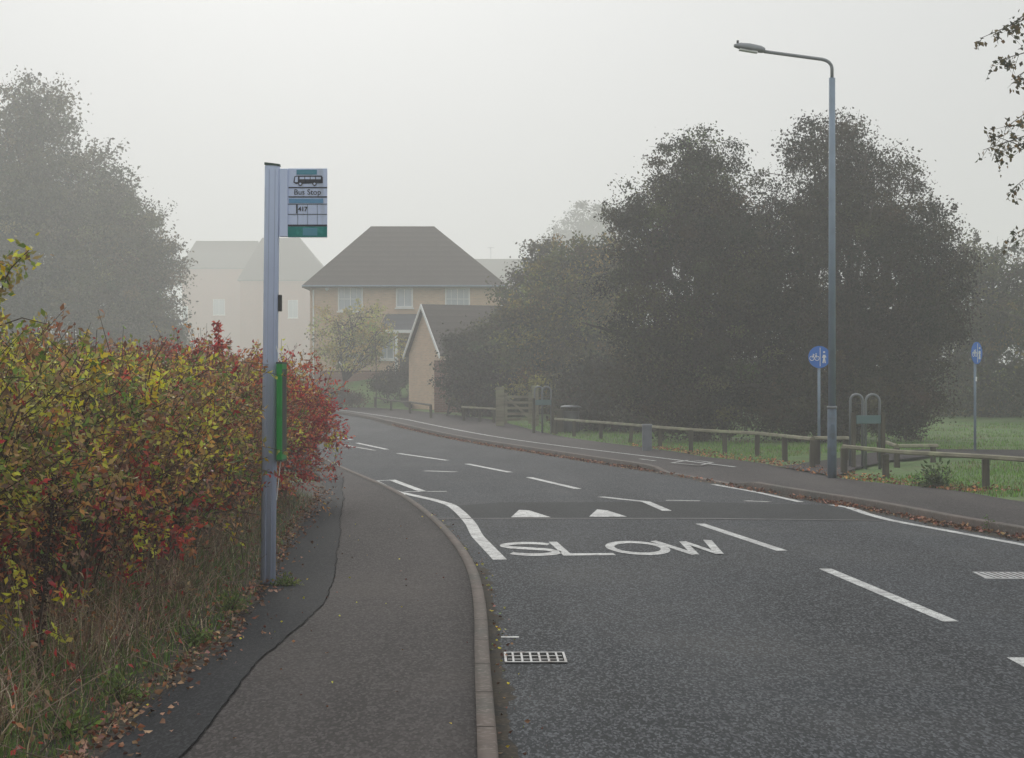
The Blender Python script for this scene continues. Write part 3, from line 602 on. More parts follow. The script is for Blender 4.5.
# local x along the long wall, local y along the gable wall
zev = Zat(353, GC.y) - GC.z; zap = Zat(307, GC.y + 1.3) - GC.z
m = MB(); m.add([(0, 0, -.3), (0, L2, -.3), (0, L2, zev), (0, L2 / 2, zap), (0, 0, zev), (L1, 0, -.3), (L1, L2, -.3), (L1, L2, zev), (L1, L2 / 2, zap), (L1, 0, zev)],
             [(0, 1, 2, 3, 4), (5, 6, 7, 8, 9), (0, 5, 9, 4), (1, 2, 7, 6)]); m.build('wall', M['buff'], ga)
sl_ = (zap - zev) / (L2 / 2); ov = .18; th = .08
for s_ in (0, 1):
    y0, y1 = (L2 / 2, -ov) if s_ == 0 else (L2 / 2, L2 + ov); ze_ = zev - ov * sl_ + .05
    q = [(-ov, y0, zap + .06), (L1 + ov, y0, zap + .06), (L1 + ov, y1, ze_ + .01), (-ov, y1, ze_ + .01)]
    m = MB(); m.add(q + [(x, y, z + th) for x, y, z in q], [(0, 1, 2, 3), (7, 6, 5, 4), (0, 4, 5, 1), (2, 6, 7, 3), (0, 3, 7, 4), (1, 5, 6, 2)]); m.build('roof_slope', M['rooft'], ga)
    q = [(-ov - .05, y0, zap - .03), (-ov - .05, y1, ze_ - .09), (-ov - .05, y1, ze_ + .1), (-ov - .05, y0, zap + .15)]
    m = MB(); m.add(q + [(x + .045, y, z) for x, y, z in q], [(0, 1, 2, 3), (7, 6, 5, 4), (0, 4, 5, 1), (1, 5, 6, 2), (2, 6, 7, 3), (3, 7, 4, 0)]); m.build('bargeboard', M['upvc'], ga)
# brick garden wall right of the garage
gw0 = G(436, 414); e = MB().box((0, 0, 1.1), (1.6, .25, 2.9)).build('garden_wall', M['buffred']); e.location = gw0 + Vector((.75, -.5, -.3)); props(e, 'red brick wall return beside the garage gable', 'wall')
# far houses
def far_house(name, px0, px1, pye, pyr, r0, r1, Y, label, mt, wins=(), grp='terraced houses fading into the mist', depth=9):
    S = Y / F; x0 = (px0 - 512) * S; z0 = float(T(0, Y)) - .5 + (.6 if Y > 120 else 0); e = empty(name, (x0, Y, z0), label, 'house', grp)
    W_ = (px1 - px0) * S; z_e = Zat(pye, Y) - z0
    MB().box((W_ / 2, depth / 2, z_e / 2), (W_, depth, z_e)).build('wall', M[mt], e)
    hip_roof(W_, depth, z_e + .02, Zat(pyr, Y + depth / 2) - z0 - z_e, (r0 - 512) * (Y + depth / 2) / F - x0, (r1 - 512) * (Y + depth / 2) / F - x0).build('roof', M['rooft'], e)
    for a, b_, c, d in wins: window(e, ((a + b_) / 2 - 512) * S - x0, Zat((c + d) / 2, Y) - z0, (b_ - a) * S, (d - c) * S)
    return e
far_house('terraced_house', 182, 262, 268, 241, 196, 258, 300, 'faint terraced house furthest left, behind the big misty tree', 'farbrick', [(182.5, 188, 306, 332), (213, 225, 299, 315)])
h2 = far_house('terraced_house', 240, 330, 280, 238, 262, 300, 270, 'faint hipped red brick house behind the bus stop pole, left of the buff house', 'farbrick', [(288, 298, 300, 318)])
MB().tube([(7.5, 4.5, 18), (7.5, 4.5, 24)], .05, 6).build('aerial_mast', M['galv'], h2); 
h3 = far_house('terraced_house', 455, 540, 292, 259, 470, 528, 280, 'faint long roofed house to the right of the buff house', 'buff', [(500, 512, 300, 315)])
m = MB(); ax = (490.5 - 455) * 280 / F; zz = Zat(245, 280) - h3.location.z
m.tube([(ax, 4.4, zz - 5), (ax, 4.4, zz)], .04, 6); m.tube([(ax - .5, 4.4, zz - .1), (ax + .5, 4.4, zz - .05)], .03, 6)
for k in range(4): m.tube([(ax - .4 + k * .26, 4.1, zz - .1), (ax - .4 + k * .26, 4.7, zz - .1)], .02, 5)
m.build('tv_aerial', M['galv'], h3)

# ================================================================== vegetation tools
def unit(v): return v / np.maximum(np.linalg.norm(v, axis=-1, keepdims=True), 1e-9)
def rdir(n, up=0.0): v = rng.normal(size=(n, 3)); v[:, 2] += up; return unit(v)
def leafmesh(name, P, A, L_, cols, m, parent, wr=.5, fold=.25):
    """folded pointed leaves: P base, A axis, L_ length"""
    n = len(P); A = unit(A); s_ = unit(np.cross(A, rng.normal(size=(n, 3)))); nn = np.cross(A, s_); L_ = np.asarray(L_)[:, None]
    b = P; l = P + A * L_ * .45 + s_ * L_ * wr / 2 + nn * L_ * fold * .4; r = P + A * L_ * .45 - s_ * L_ * wr / 2 + nn * L_ * fold * .4; t = P + A * L_ - nn * L_ * fold * .3
    V = np.stack([b, l, t, r], 1).reshape(-1, 3); i = np.arange(n)[:, None] * 4
    Fc = np.concatenate([i + [0, 2, 1], i + [0, 3, 2]], 0)
    return link(name, npmesh(name, V, Fc, np.repeat(cols, 4, 0)), m, parent)
def twigmesh(name, A, B, ra, rb, m, parent):
    n = len(A); d = unit(B - A); s_ = unit(np.cross(d, [.3, .2, .93])); q = np.cross(d, s_); ra = np.broadcast_to(ra, n)[:, None]; rb = np.broadcast_to(rb, n)[:, None]
    ring = [s_ * math.cos(a) + q * math.sin(a) for a in (0, 2.094, 4.189)]
    V = np.stack([A + k * ra for k in ring] + [B + k * rb for k in ring], 1).reshape(-1, 3); i = np.arange(n)[:, None] * 6
    Fc = np.concatenate([i + [0, 1, 4, 3], i + [1, 2, 5, 4], i + [2, 0, 3, 5]], 0)
    return link(name, npmesh(name, V, Fc), m, parent)
def pick(pal, n, wts=None, jit=.22):
    pal = np.array(pal, float); k = rng.choice(len(pal), n, p=None if wts is None else np.array(wts) / np.sum(wts)); c = pal[k]
    return np.clip(c * (1 + rng.normal(0, jit, (n, 1))) * (1 + rng.normal(0, jit * .35, (n, 3))), .004, .8)
def crown_tree(name, base, clumps, nsub, nleaf, subr, lsize, pal, label, cat='tree', group=None, trunk_h=2.0, trunk_r=.2, sprigs=40, wts=None, lean=(0, 0), bare=0, low=0.0, fill=.5, multi=1, ragged=.18):
    """clumps: (dx, dy, z, rx, ry, rz) relative to the base"""
    e = empty(name, base, label, cat, group)
    C = np.array(clumps, float); vol = C[:, 3] * C[:, 4] * C[:, 5]; k = rng.choice(len(C), nsub, p=vol / vol.sum())
    d = rdir(nsub); rr = (rng.random(nsub) ** fill); ph = rng.random(6) * 6
    lum = np.sin(d[:, 0] * 5.3 + ph[0] + k) * np.sin(d[:, 2] * 6.1 + ph[1] + k * 2) + .6 * np.sin(d[:, 1] * 9 + ph[2]) * np.sin(d[:, 0] * 11 + ph[3]) + .4 * np.sin(d[:, 2] * 17 + ph[4])
    rr = rr * (1 + ragged * lum * rr) + rng.normal(0, .05, nsub); ctr = C[k, :3] + d * rr[:, None] * C[k, 3:]
    ctr[:, 2] = np.maximum(ctr[:, 2], low + .2)
    # outlying sprigs
    ks = rng.choice(len(C), sprigs); ds = rdir(sprigs, .5); sp0 = C[ks, :3] + ds * C[ks, 3:] * .9; sp1 = C[ks, :3] + ds * C[ks, 3:] * (1.03 + .3 * rng.random((sprigs, 1)) ** 1.5); keep = sp1[:, 2] > 1.5; sp0, sp1 = sp0[keep], sp1[keep]
    # limbs
    m = MB(); top = Vector((lean[0], lean[1], trunk_h))
    if multi == 1: m.tube([(0, 0, -.3), (lean[0] * .4, lean[1] * .4, trunk_h * .5), top], [trunk_r * 1.25, trunk_r, trunk_r * .8], 10)
    A_, B_, RA, RB_ = [], [], [], []
    for c in C:
        for j in range(3):
            tgt = Vector(c[:3]) + Vector((rng.normal() * c[3] * .45, rng.normal() * c[4] * .45, c[5] * (.2 + .5 * rng.random())))
            s0 = top if multi == 1 else Vector((rng.normal() * .3, rng.normal() * .3, -.2)); midp = s0.lerp(tgt, .5) + Vector((rng.normal() * .25, rng.normal() * .25, .1 * c[5]))
            m.tube([s0, s0.lerp(midp, .5) + Vector((rng.normal() * .1, rng.normal() * .1, .1)), midp, midp.lerp(tgt, .5) + Vector((rng.normal() * .12, rng.normal() * .12, 0)), tgt], [trunk_r * .6, trunk_r * .45, trunk_r * .3, trunk_r * .18, .02], 6)
            nb = 7; P0 = np.array([list(midp.lerp(tgt, f)) for f in rng.random(nb)])
            dd = np.linalg.norm(ctr - np.array(tgt), axis=1); near = np.argsort(dd)[rng.integers(0, max(8, nsub // 6), nb)]
            A_.append(P0); B_.append(ctr[near]); RA.append(np.full(nb, .028)); RB_.append(np.full(nb, .008))
    tr = m.build('trunk', M['bark'], e, smooth=True)
    A_.append(sp0); B_.append(sp1); RA.append(np.full(len(sp0), .014)); RB_.append(np.full(len(sp0), .004))
    mid_ = (ctr + 0); dirs = rdir(nsub, .4); A_.append(mid_ - dirs * subr * .8); B_.append(mid_ + dirs * subr * 1.2); RA.append(np.full(nsub, .012)); RB_.append(np.full(nsub, .003))
    twigmesh('twigs', np.concatenate(A_), np.concatenate(B_), np.concatenate(RA), np.concatenate(RB_), M['bark'], e)
    n = nsub * nleaf; own = np.repeat(np.arange(nsub), nleaf); sz = subr * rng.uniform(.55, 1.3, nsub) * (1.25 - .45 * rr)
    P = ctr[own] + rng.normal(size=(n, 3)) * (sz[own] * .6)[:, None] * [1.15, 1.15, .72]
    cc = pick(pal, nsub, wts, .3)[own] * (1 + rng.normal(0, .2, (n, 1)))
    ns = len(sp0); m_ = 26; o2 = np.repeat(np.arange(ns), m_); f = rng.random((ns * m_, 1)) ** .8; P2 = sp0[o2] * (1 - f) + sp1[o2] * f + rng.normal(size=(ns * m_, 3)) * np.where(rng.random(ns) < .35, .03, subr * .32)[o2][:, None]
    P = np.concatenate([P, P2]); cc = np.concatenate([cc, pick(pal, ns, wts, .2)[o2]]); k = P[:, 2] > low + .05; P, cc = P[k], cc[k]
    leafmesh('crown', P, rdir(len(P), -.3), lsize * rng.uniform(.5, 1.45, len(P)), np.clip(cc, .004, .6), M['farleaf'], e, .62)
    return e
DK = [(.03, .032, .017), (.045, .043, .02), (.042, .03, .02), (.06, .052, .024), (.025, .028, .016)]
OLB = [(.075, .07, .04), (.1, .09, .045), (.06, .055, .035), (.13, .105, .05)]
OL = [(.06, .065, .025), (.09, .09, .03), (.045, .05, .022), (.13, .11, .03), (.07, .055, .03)]
YE = [(.1, .11, .035), (.2, .17, .04), (.14, .14, .04), (.26, .2, .04), (.07, .08, .03)]
def TB(px, Y, dz=0): return Vector(((px - 512) / F * Y, Y, float(T((px - 512) / F * Y, Y)) + dz))
def EL(b, Y, dy, px, py, rxp, ryp, ry=None):      # ellipsoid from its outline in the survey picture
    S = (Y + dy) / F; return ((px - 512) * S - b.x, dy, Zat(py, Y + dy) - b.z, rxp * S, ry or rxp * S * .9, ryp * S)

# the two hawthorns right of the middle
b = TB(700, 50); crown_tree('hawthorn_tree', b, [EL(b, 50, 0, 695, 210, 62, 68), EL(b, 50, .5, 645, 265, 46, 60), EL(b, 50, -.4, 725, 270, 60, 75), EL(b, 50, 0, 665, 345, 60, 75), EL(b, 50, 0, 725, 370, 62, 70), EL(b, 50, .5, 690, 165, 38, 28), EL(b, 50, .3, 640, 215, 30, 34), EL(b, 50, .3, 760, 320, 50, 90), EL(b, 50, .3, 765, 230, 30, 50), EL(b, 50, -.3, 690, 405, 60, 38)],
    800, 210, .42, .075, DK + OL[:2], 'dark bushy hawthorn, the left one of the tall pair behind the long rail fence', 'tree', 'tall dark hawthorns', 1.6, .22, 120, low=.05)
b = TB(850, 50); crown_tree('hawthorn_tree', b, [EL(b, 50, 0, 838, 185, 58, 62), EL(b, 50, 0, 800, 255, 52, 70), EL(b, 50, -.5, 880, 235, 62, 68), EL(b, 50, .4, 925, 250, 42, 52), EL(b, 50, 0, 820, 350, 72, 85), EL(b, 50, 0, 895, 345, 60, 80), EL(b, 50, .5, 830, 140, 34, 26), EL(b, 50, .5, 940, 300, 40, 50), EL(b, 50, -.6, 850, 400, 85, 44), EL(b, 50, -.6, 800, 405, 70, 40), EL(b, 50, -.8, 905, 410, 36, 32)],
    980, 210, .42, .075, DK, 'dark bushy hawthorn, the taller right one of the pair behind the street lamp', 'tree', 'tall dark hawthorns', 1.6, .25, 150, low=.05)
# hazy trees on the right
b = TB(985, 72); crown_tree('mixed_tree', b, [EL(b, 72, 0, 975, 330, 50, 75), EL(b, 72, 0, 1010, 310, 45, 65), EL(b, 72, .5, 1050, 320, 50, 85), EL(b, 72, 0, 985, 265, 32, 30), EL(b, 72, 0, 930, 340, 45, 80), EL(b, 72, 1, 985, 395, 70, 38), EL(b, 72, 1, 1040, 395, 50, 38)],
    560, 110, .55, .13, OL + [(.05, .06, .025)], 'hazy olive tree clump behind the sideways blue sign', 'tree', None, 2, .22, 60)
b = TB(1120, 66); crown_tree('mixed_tree', b, [EL(b, 66, 0, 1120, 300, 75, 90), EL(b, 66, 0, 1060, 340, 50, 80), EL(b, 66, 0, 1180, 330, 60, 80)], 200, 70, .6, .15, OL, 'hazy olive tree cut by the right edge of the photo', 'tree', None, 2, .25, 30)
# trees between garage and hawthorns
b = TB(600, 69); crown_tree('yellowing_tree', b, [EL(b, 69, 0, 600, 300, 42, 62), EL(b, 69, 0, 560, 300, 42, 50), EL(b, 69, .5, 545, 350, 50, 60), EL(b, 69, 0, 610, 370, 55, 55), EL(b, 69, 0, 575, 262, 26, 24), EL(b, 69, 0, 622, 262, 24, 26)],
    620, 110, .5, .12, YE + YE + OL, 'olive and yellow tree between the garage and the dark hawthorns', 'tree', None, 2, .2, 60)
b = TB(530, 76); crown_tree('shrubby_tree', b, [EL(b, 76, 0, 532, 300, 30, 36), EL(b, 76, -1, 508, 345, 40, 42), EL(b, 76, -1, 545, 380, 50, 45), EL(b, 76, 0, 548, 262, 22, 22), EL(b, 76, 0, 500, 385, 34, 32)],
    480, 110, .5, .12, DK + OL, 'hazy grey green tree right above the garage roof end', 'tree', None, 1.8, .18, 50)
b = TB(465, 72); crown_tree('ivy_bush', b, [EL(b, 72, 0, 462, 378, 24, 40), EL(b, 72, 0, 485, 372, 30, 48), EL(b, 72, 0, 475, 350, 28, 22), EL(b, 72, 0, 500, 395, 26, 30)],
    320, 110, .4, .11, DK + [(.04, .055, .025)], 'dark ivy mass covering the garage side wall', 'bush', None, 1, .1, 20, multi=3)
b = TB(650, 58); crown_tree('hedge_bush', b, [EL(b, 58, 0, 610, 395, 45, 38), EL(b, 58, 0, 665, 390, 50, 42), EL(b, 58, 3, 585, 400, 30, 28)],
    420, 110, .45, .12, DK, 'dark low bushes behind the litter bin', 'bush', None, 1, .1, 20, multi=3)
# ghost of a tree far behind
b = TB(588, 360); crown_tree('distant_tree', b, [EL(b, 360, 0, 588, 235, 36, 34), EL(b, 360, 0, 565, 260, 30, 30), EL(b, 360, 0, 610, 260, 30, 34)], 300, 60, 1.5, .45, DK, 'ghostly round tree crown far off in the fog', 'tree', None, 6, .4, 20)
# big misty trees on the left
b = TB(30, 112); crown_tree('misty_ash_tree', b, [EL(b, 112, 0, 25, 145, 55, 62), EL(b, 112, 0, 70, 210, 62, 70), EL(b, 112, .5, 0, 230, 70, 80), EL(b, 112, 0, 75, 290, 75, 70), EL(b, 112, 0, -20, 300, 80, 80), EL(b, 112, 0, 35, 105, 30, 24), EL(b, 112, 0, 100, 180, 36, 34)],
    1000, 130, .85, .2, OLB, 'tall misty tree at the left edge rising above the hedge', 'tree', None, 3, .35, 80)
b = TB(135, 108); crown_tree('misty_ash_tree', b, [EL(b, 108, 0, 130, 240, 42, 50), EL(b, 108, 0, 152, 280, 36, 45), EL(b, 108, .4, 120, 320, 55, 50), EL(b, 108, 0, 150, 340, 36, 40), EL(b, 108, 0, 105, 215, 34, 34)],
    560, 120, .7, .17, OLB, 'lower misty tree left of the bus stop, leaning out from the tall one', 'tree', None, 2.4, .22, 70)
# small yellow tree in front of the house
b = TB(340, 88); crown_tree('young_tree', b, [EL(b, 88, 0, 335, 335, 26, 26), EL(b, 88, 0, 365, 330, 30, 26), EL(b, 88, 0, 350, 355, 34, 16), EL(b, 88, 0, 385, 345, 20, 20)],
    135, 38, .4, .12, [(.4, .36, .12), (.5, .4, .12), (.3, .3, .12)], 'small thin yellow leaved tree in front of the buff house', 'tree', None, 1.3, .09, 60, lean=(.2, 0))
b = TB(376, 86); m = MB(); e = empty('sapling', b, 'thin bare sapling stem at the end of the driveway fence', 'tree'); m.tube([(0, 0, -.1), (.02, 0, 1.5), (-.03, 0, 3.2)], [.035, .025, .01], 6); m.build('trunk', M['bark'], e)
tw = rng.random((24, 1)) * 2 + 1.1; A_ = np.c_[np.zeros(24), np.zeros(24), tw]; B_ = A_ + rdir(24, .6) * .5; twigmesh('twigs', A_, B_, .01, .003, M['bark'], e)
leafmesh('crown', np.repeat(B_, 6, 0) + rng.normal(0, .1, (144, 3)), rdir(144), rng.uniform(.06, .12, 144), pick(YE, 144), M['farleaf'], e)
# garden shrubs before the house
b = TB(335, 86); crown_tree('garden_shrub', b, [EL(b, 86, 0, 325, 397, 24, 9), EL(b, 86, 0, 350, 398, 26, 8), EL(b, 86, 0, 300, 396, 30, 9)], 90, 60, .3, .09, [(.1, .035, .025), (.07, .045, .03), (.05, .04, .02)], 'low reddish clipped shrub bed in front of the lawn', 'shrub', None, .3, .04, 6, multi=3)
b = TB(394, 90); crown_tree('garden_shrub', b, [EL(b, 90, 0, 393, 380, 18, 14), EL(b, 90, 0, 384, 386, 14, 10), EL(b, 90, 0, 402, 372, 12, 12)], 80, 60, .35, .1, DK, 'dark rounded shrub beside the garage gable', 'shrub', None, .5, .05, 10, multi=3)
gbx = G(331, 394); e = MB().box((0, 0, .35), (.85, .6, .75)).build('planter', M['teline'], None, .03); e.location = TB(331, 90); props(e, 'small teal box on the lawn below the house window', 'planter')

# ------------------------------------------------------------------ birch reaching in from the right
bb = Vector((7.9, 23.5, .09)); bi = empty('birch_tree', bb, 'birch whose drooping leafy twigs enter at the top right', 'tree')
m = MB(); m.tube([(0, 0, -.2), (.05, 0, 2), (-.05, .1, 4.5), (0, 0, 7.5), (.1, .1, 9.5)], [.16, .13, .1, .06, .02], 10)
TW = []
hang = [(988, 38, 1024, 18), (1000, 62, 1030, 50), (1018, 80, 1040, 60), (990, 150, 1024, 135), (992, 132, 1028, 150), (1012, 128, 1040, 100), (1018, 190, 1045, 160), (1020, 235, 1050, 215), (1010, 30, 1030, 8), (1000, 155, 1030, 140)]
for x0, y0, x1, y1 in hang:
    x0 -= 7; x1 -= 5
    Yh = 21.5 + rng.normal() * .5; tip = Vector(((x0 - 512) / F * Yh, Yh, Zat(y0, Yh))) - bb; st = Vector(((x1 - 512) / F * Yh + .1, Yh, Zat(y1, Yh))) - bb
    org = Vector((0, 0, min(8.5, st.z + 1.2))); hi = org.lerp(st, .6) + Vector((0, 0, .35))
    m.tube([org, org.lerp(hi, .5) + Vector((0, 0, .15)), hi, st, tip], [.03, .022, .014, .008, .003], 5); TW.append((st, tip, hi))
for k in range(60):
    a = rng.random() * 6.28; z = 3.2 + rng.random() * 5.5; r_ = (1.0 + rng.random() * .9) * (1.1 - z / 12); org = Vector((0, 0, z)); tip = Vector((abs(math.cos(a)) * r_ + .35, math.sin(a) * r_, z + .3 - rng.random() * .8)); TW.append((org.lerp(tip, .4), tip, org)); m.tube([org, org.lerp(tip, .5) + Vector((0, 0, .3)), tip], [.02, .012, .003], 5)
m.build('trunk', M['bark'], bi, smooth=True)
Pl = []
A_, B_ = [], []
for st, tip, hi in TW:
    for j in range(9):
        f = rng.random(); p = st.lerp(tip, f); q = p + Vector((rng.normal() * .12, rng.normal() * .12, -.05 - rng.random() * .16)); A_.append(p); B_.append(q)
        for i in range(6): Pl.append(p.lerp(q, rng.random()) + Vector((rng.normal() * .03, rng.normal() * .03, rng.normal() * .03)))
twigmesh('twigs', np.array(A_), np.array(B_), .0035, .0015, M['bark'], bi); Pl = np.array(Pl)
leafmesh('crown', Pl, rdir(len(Pl), -.5), rng.uniform(.045, .08, len(Pl)), pick([(.05, .05, .02), (.09, .07, .02), (.16, .1, .025), (.04, .045, .018)], len(Pl)), M['leaf'], bi, .65)

# ================================================================== the autumn hedge on the left
RED = [(.5, .05, .05), (.36, .035, .04), (.6, .10, .06), (.26, .04, .04)]
ORG = [(.5, .2, .07), (.58, .28, .08), (.4, .16, .07), (.36, .18, .09)]
GRN = [(.20, .28, .05), (.34, .34, .09), (.14, .20, .045), (.42, .37, .12), (.26, .25, .09), (.40, .28, .10), (.33, .22, .08), (.44, .30, .12)]
YEL = [(.75, .58, .04), (.82, .70, .09), (.58, .52, .07)]
BRN = [(.26, .15, .09), (.2, .11, .07), (.36, .22, .14)]
def shrub(x, y, rx, ry, H, mix, label, foot=.24, ntw=1650, berries=35, extra=None, ls=(.03, .056)):
    b = Vector((x, y, float(T(x, y)) + .07)); e = empty('autumn_shrub', b, label, 'shrub', 'autumn shrubs of the roadside hedge')
    # canes
    m = MB(); 
    for k in range(46):
        a = rng.random() * 6.28; r_ = rng.random() ** .5; o = Vector((math.cos(a) * r_ * rx * .35, math.sin(a) * r_ * ry * .35, -.05)); h = H * (.6 + .42 * rng.random())
        en = Vector((math.cos(a) * rx * (.3 + .75 * rng.random()), math.sin(a) * ry * (.3 + .75 * rng.random()), h * (.75 + .25 * rng.random()))); mp_ = o.lerp(en, .45) + Vector((rng.normal() * .08, rng.normal() * .08, h * .22))
        m.tube([o, o.lerp(mp_, .5) + Vector((rng.normal() * .03, rng.normal() * .03, h * .06)), mp_, mp_.lerp(en, .55) + Vector((0, 0, h * .07)), en], [.011, .009, .007, .005, .002], 5)
    m.build('canes', M['cane'], e, smooth=True)
    # twigs in the dome, denser at the surface, sparse near the ground
    n = ntw; d = rdir(n, .25); d[:, 2] = np.abs(d[:, 2]) * np.where(rng.random(n) < .82, 1, -.8); rr = rng.random(n) ** .33
    lump = 1 + .16 * np.sin(d[:, 0] * 7 + x * 3) * np.sin(d[:, 1] * 6 + y) + .10 * np.sin(d[:, 1] * 13 + x) * np.sin(d[:, 2] * 12 + y) + .07 * np.sin(d[:, 2] * 11)
    P0 = np.c_[d[:, 0] * rx * rr * lump, d[:, 1] * ry * rr * lump, H * .46 + d[:, 2] * H * .5 * rr * lump]
    sq = np.sqrt(np.maximum(1 - d[:, 2] ** 6, 0)) / np.sqrt(np.maximum(1 - d[:, 2] ** 2, .12)); P0[:, :2] *= np.minimum(sq, 1.9)[:, None]
    top_ = P0[:, 2] > H * .85
    L_ = rng.uniform(.12, .30, n) * np.where(top_, 1.1, 1); D_ = unit(d * .6 + rdir(n, .45)); P1 = P0 + D_ * L_[:, None]
    lowk = (P0[:, 2] > foot * H) | (rng.random(n) < .2); P0, P1, D_, L_ = P0[lowk], P1[lowk], D_[lowk], L_[lowk]; n = len(P0)
    twigmesh('twigs', P0, P1, .0035, .0015, M['cane'], e)
    nl = 11; own = np.repeat(np.arange(n), nl); f = rng.random((n * nl, 1)); P = P0[own] * (1 - f) + P1[own] * f + rng.normal(0, .016, (n * nl, 3))
    A = unit(D_[own] * .5 + rng.normal(size=(n * nl, 3)) * .8 + [0, 0, -.2])
    pals = [RED, ORG, GRN, YEL, BRN]; hrel = P0[:, 2] / H
    W = np.array([mix(hrel_, p0) for hrel_, p0 in zip(hrel, P0 + [x, y, 0])]); W = np.maximum(W, 0); W /= W.sum(1, keepdims=True); cum = W.cumsum(1); q = (rng.random((n, 1)) > cum).sum(1).clip(0, 4)
    if foot > .1:
        h_y = .80 if y < 12.8 else .95; gw_ = P0 + [x, y, 0]; pn = np.sin(gw_[:, 0] * 4.1 + gw_[:, 2] * 3.3 + 1) * np.sin(gw_[:, 1] * 2.7 + gw_[:, 2] * 4.2) + .35 * rng.normal(size=n)
        q = np.where((pn > .75) & (rng.random(n) < .35), 1, q); q = np.where((pn < -.8) & (rng.random(n) < .45), 4, q); q = np.where((np.abs(pn) < .3) & (h_y < rng.random(n)), 3, q)
    base = np.array([pals[i][rng.integers(len(pals[i]))] for i in q]); c = base[own] * (1 + rng.normal(0, .25, (len(own), 1))) * (1 + rng.normal(0, .1, (len(own), 3)))
    leafmesh('leaves', P, A, rng.uniform(*ls, len(P)), np.clip(c, .01, .7), M['leaf'], e, .52)
    if berries:
        k = rng.integers(0, n, berries); m = MB()
        for i in k:
            for _ in range(3):
                c_ = Vector(P1[i]) + Vector(rng.normal(0, .02, 3)); r_ = .0075
                m.add([c_ + Vector(v) * r_ for v in ((1, 0, 0), (-1, 0, 0), (0, 1, 0), (0, -1, 0), (0, 0, 1.3), (0, 0, -1.3))], [(0, 2, 4), (2, 1, 4), (1, 3, 4), (3, 0, 4), (2, 0, 5), (1, 2, 5), (3, 1, 5), (0, 3, 5)])
        m.build('berries', M['berry'], e, smooth=False)
    return e
M['berry'] = mat('rosehip', (.22, .008, .012), .25)
def mx_rose(h, p): return (.03 + .14 * (h < .5), .07 + .06 * (h < .6), .75 * (h > .35) + .1, .18, .1 + .35 * (h < .45))
def mx_red(h, p): return (1.0, .2, .05 + .1 * (h > .7), .02, .08)
def mx_deep(h, p): return (.05 + .28 * (h < .62), .08, .5 * (h > .4), .1, .3)
def mx_mid(h, p): return (.05 + .5 * (h > .9) + .12 * (h < .5), .32, .46, .03, .24 + .6 * (h < .5))
def mx_yel(h, p): return (.08, .18, .5, .16, .2 + .5 * (h < .4))
def mx_redo(h, p): return (.9 + .6 * (h < .6), .4, .06 * (h > .5), .03, .12)
def mx_org(h, p): return (.16 + .6 * (h > .8), .44, .30, .03, .2 + .35 * (h < .45))
shrub(-3.15, 9.3, 1.0, 1.1, 1.86, mx_rose, 'green and yellow rose bush at the left edge, below the arching shoot')
shrub(-2.95, 11.3, .95, 1.1, 1.8, mx_deep, 'dark red berried bush at lower left beside the tall dark dead stem', foot=.14, berries=110)
shrub(-4.1, 12.5, 1.1, 1.2, 1.9, mx_rose, 'mixed green and rust bush behind the dark red berried one')
shrub(-2.85, 13.6, .9, 1.1, 1.76, mx_yel, 'yellow splashed green bush just left of the bus stop pole')
shrub(-4.0, 15.2, 1.2, 1.2, 1.92, mx_mid, 'olive and rust bush in the middle back of the hedge')
shrub(-3.05, 16.0, .95, 1.1, 1.85, mx_mid, 'olive bush with brown underside directly behind the bus stop pole')
shrub(-4.3, 18.0, 1.2, 1.3, 1.96, mx_org, 'orange tinged bush at the hedge top under the misty tree', berries=20)
shrub(-3.15, 18.6, .95, 1.1, 1.95, mx_org, 'orange and olive bush under the crimson spire', berries=30)
shrub(-4.1, 21.0, 1.1, 1.2, 2.02, mx_red, 'red topped bush at the back near the far end of the hedge', berries=0)
shrub(-3.15, 21.2, .95, 1.2, 1.9, mx_redo, 'orange red bush just right of the bus stop pole', foot=.08, berries=0)
shrub(-3.2, 23.4, .93, 1.15, 1.62, mx_red, 'crimson dogwood ending the hedge where the footway bends', foot=.05, berries=0, ls=(.035, .065))
# arching rose shoot
b = Vector((-2.55, 9.1, 1.75)); e = empty('rose_shoot', b, 'single arching rose shoot standing above the hedge at the left edge', 'plant')
pts = [Vector((-.05, 0, -.35)), Vector((-.03, 0, .0)), Vector((.01, 0, .25)), Vector((.08, 0, .42)), Vector((.18, 0, .52))]
m = MB().tube(pts, [.007, .006, .005, .004, .002], 6); m.tube([pts[1] + Vector((0, 0, .12)), Vector((.14, 0, .18)), Vector((.26, 0, .15))], [.004, .003, .002], 5); m.build('cane', M['cane'], e)
Pl, cl = [], []
for i in range(330):
    f = rng.random(); k = min(3, int(f * 4)); p = pts[k].lerp(pts[k + 1], f * 4 - k); Pl.append(p + Vector(rng.normal(0, .035, 3)))
for i in range(40): f = rng.random(); Pl.append(Vector((-.01, 0, .14)).lerp(Vector((.26, 0, .15)), f) + Vector(rng.normal(0, .022, 3)))
Pl = np.array(Pl); leafmesh('leaves', Pl, rdir(len(Pl)), rng.uniform(.03, .055, len(Pl)), np.where((rng.random(len(Pl)) < .25)[:, None], pick(YEL, len(Pl)), pick(GRN, len(Pl))), M['leaf'], e)
# crimson spire
sy = 17.6; b = Vector(((218 - 512) / F * sy, sy, Zat(352, sy))); e = empty('crimson_spire', b, 'narrow crimson leafy shoot sticking up from the hedge top', 'plant')
MB().tube([(0, 0, -.3), (0, 0, .1), (.01, 0, .31)], [.005, .004, .002], 5).build('stem', M['cane'], e)
n = 90; zz = rng.random(n); P = np.c_[rng.normal(0, .02, n), rng.normal(0, .02, n), zz * .30 - .02]; leafmesh('leaves', P, rdir(n, -.6), rng.uniform(.04, .07, n), pick(RED, n), M['leaf'], e)
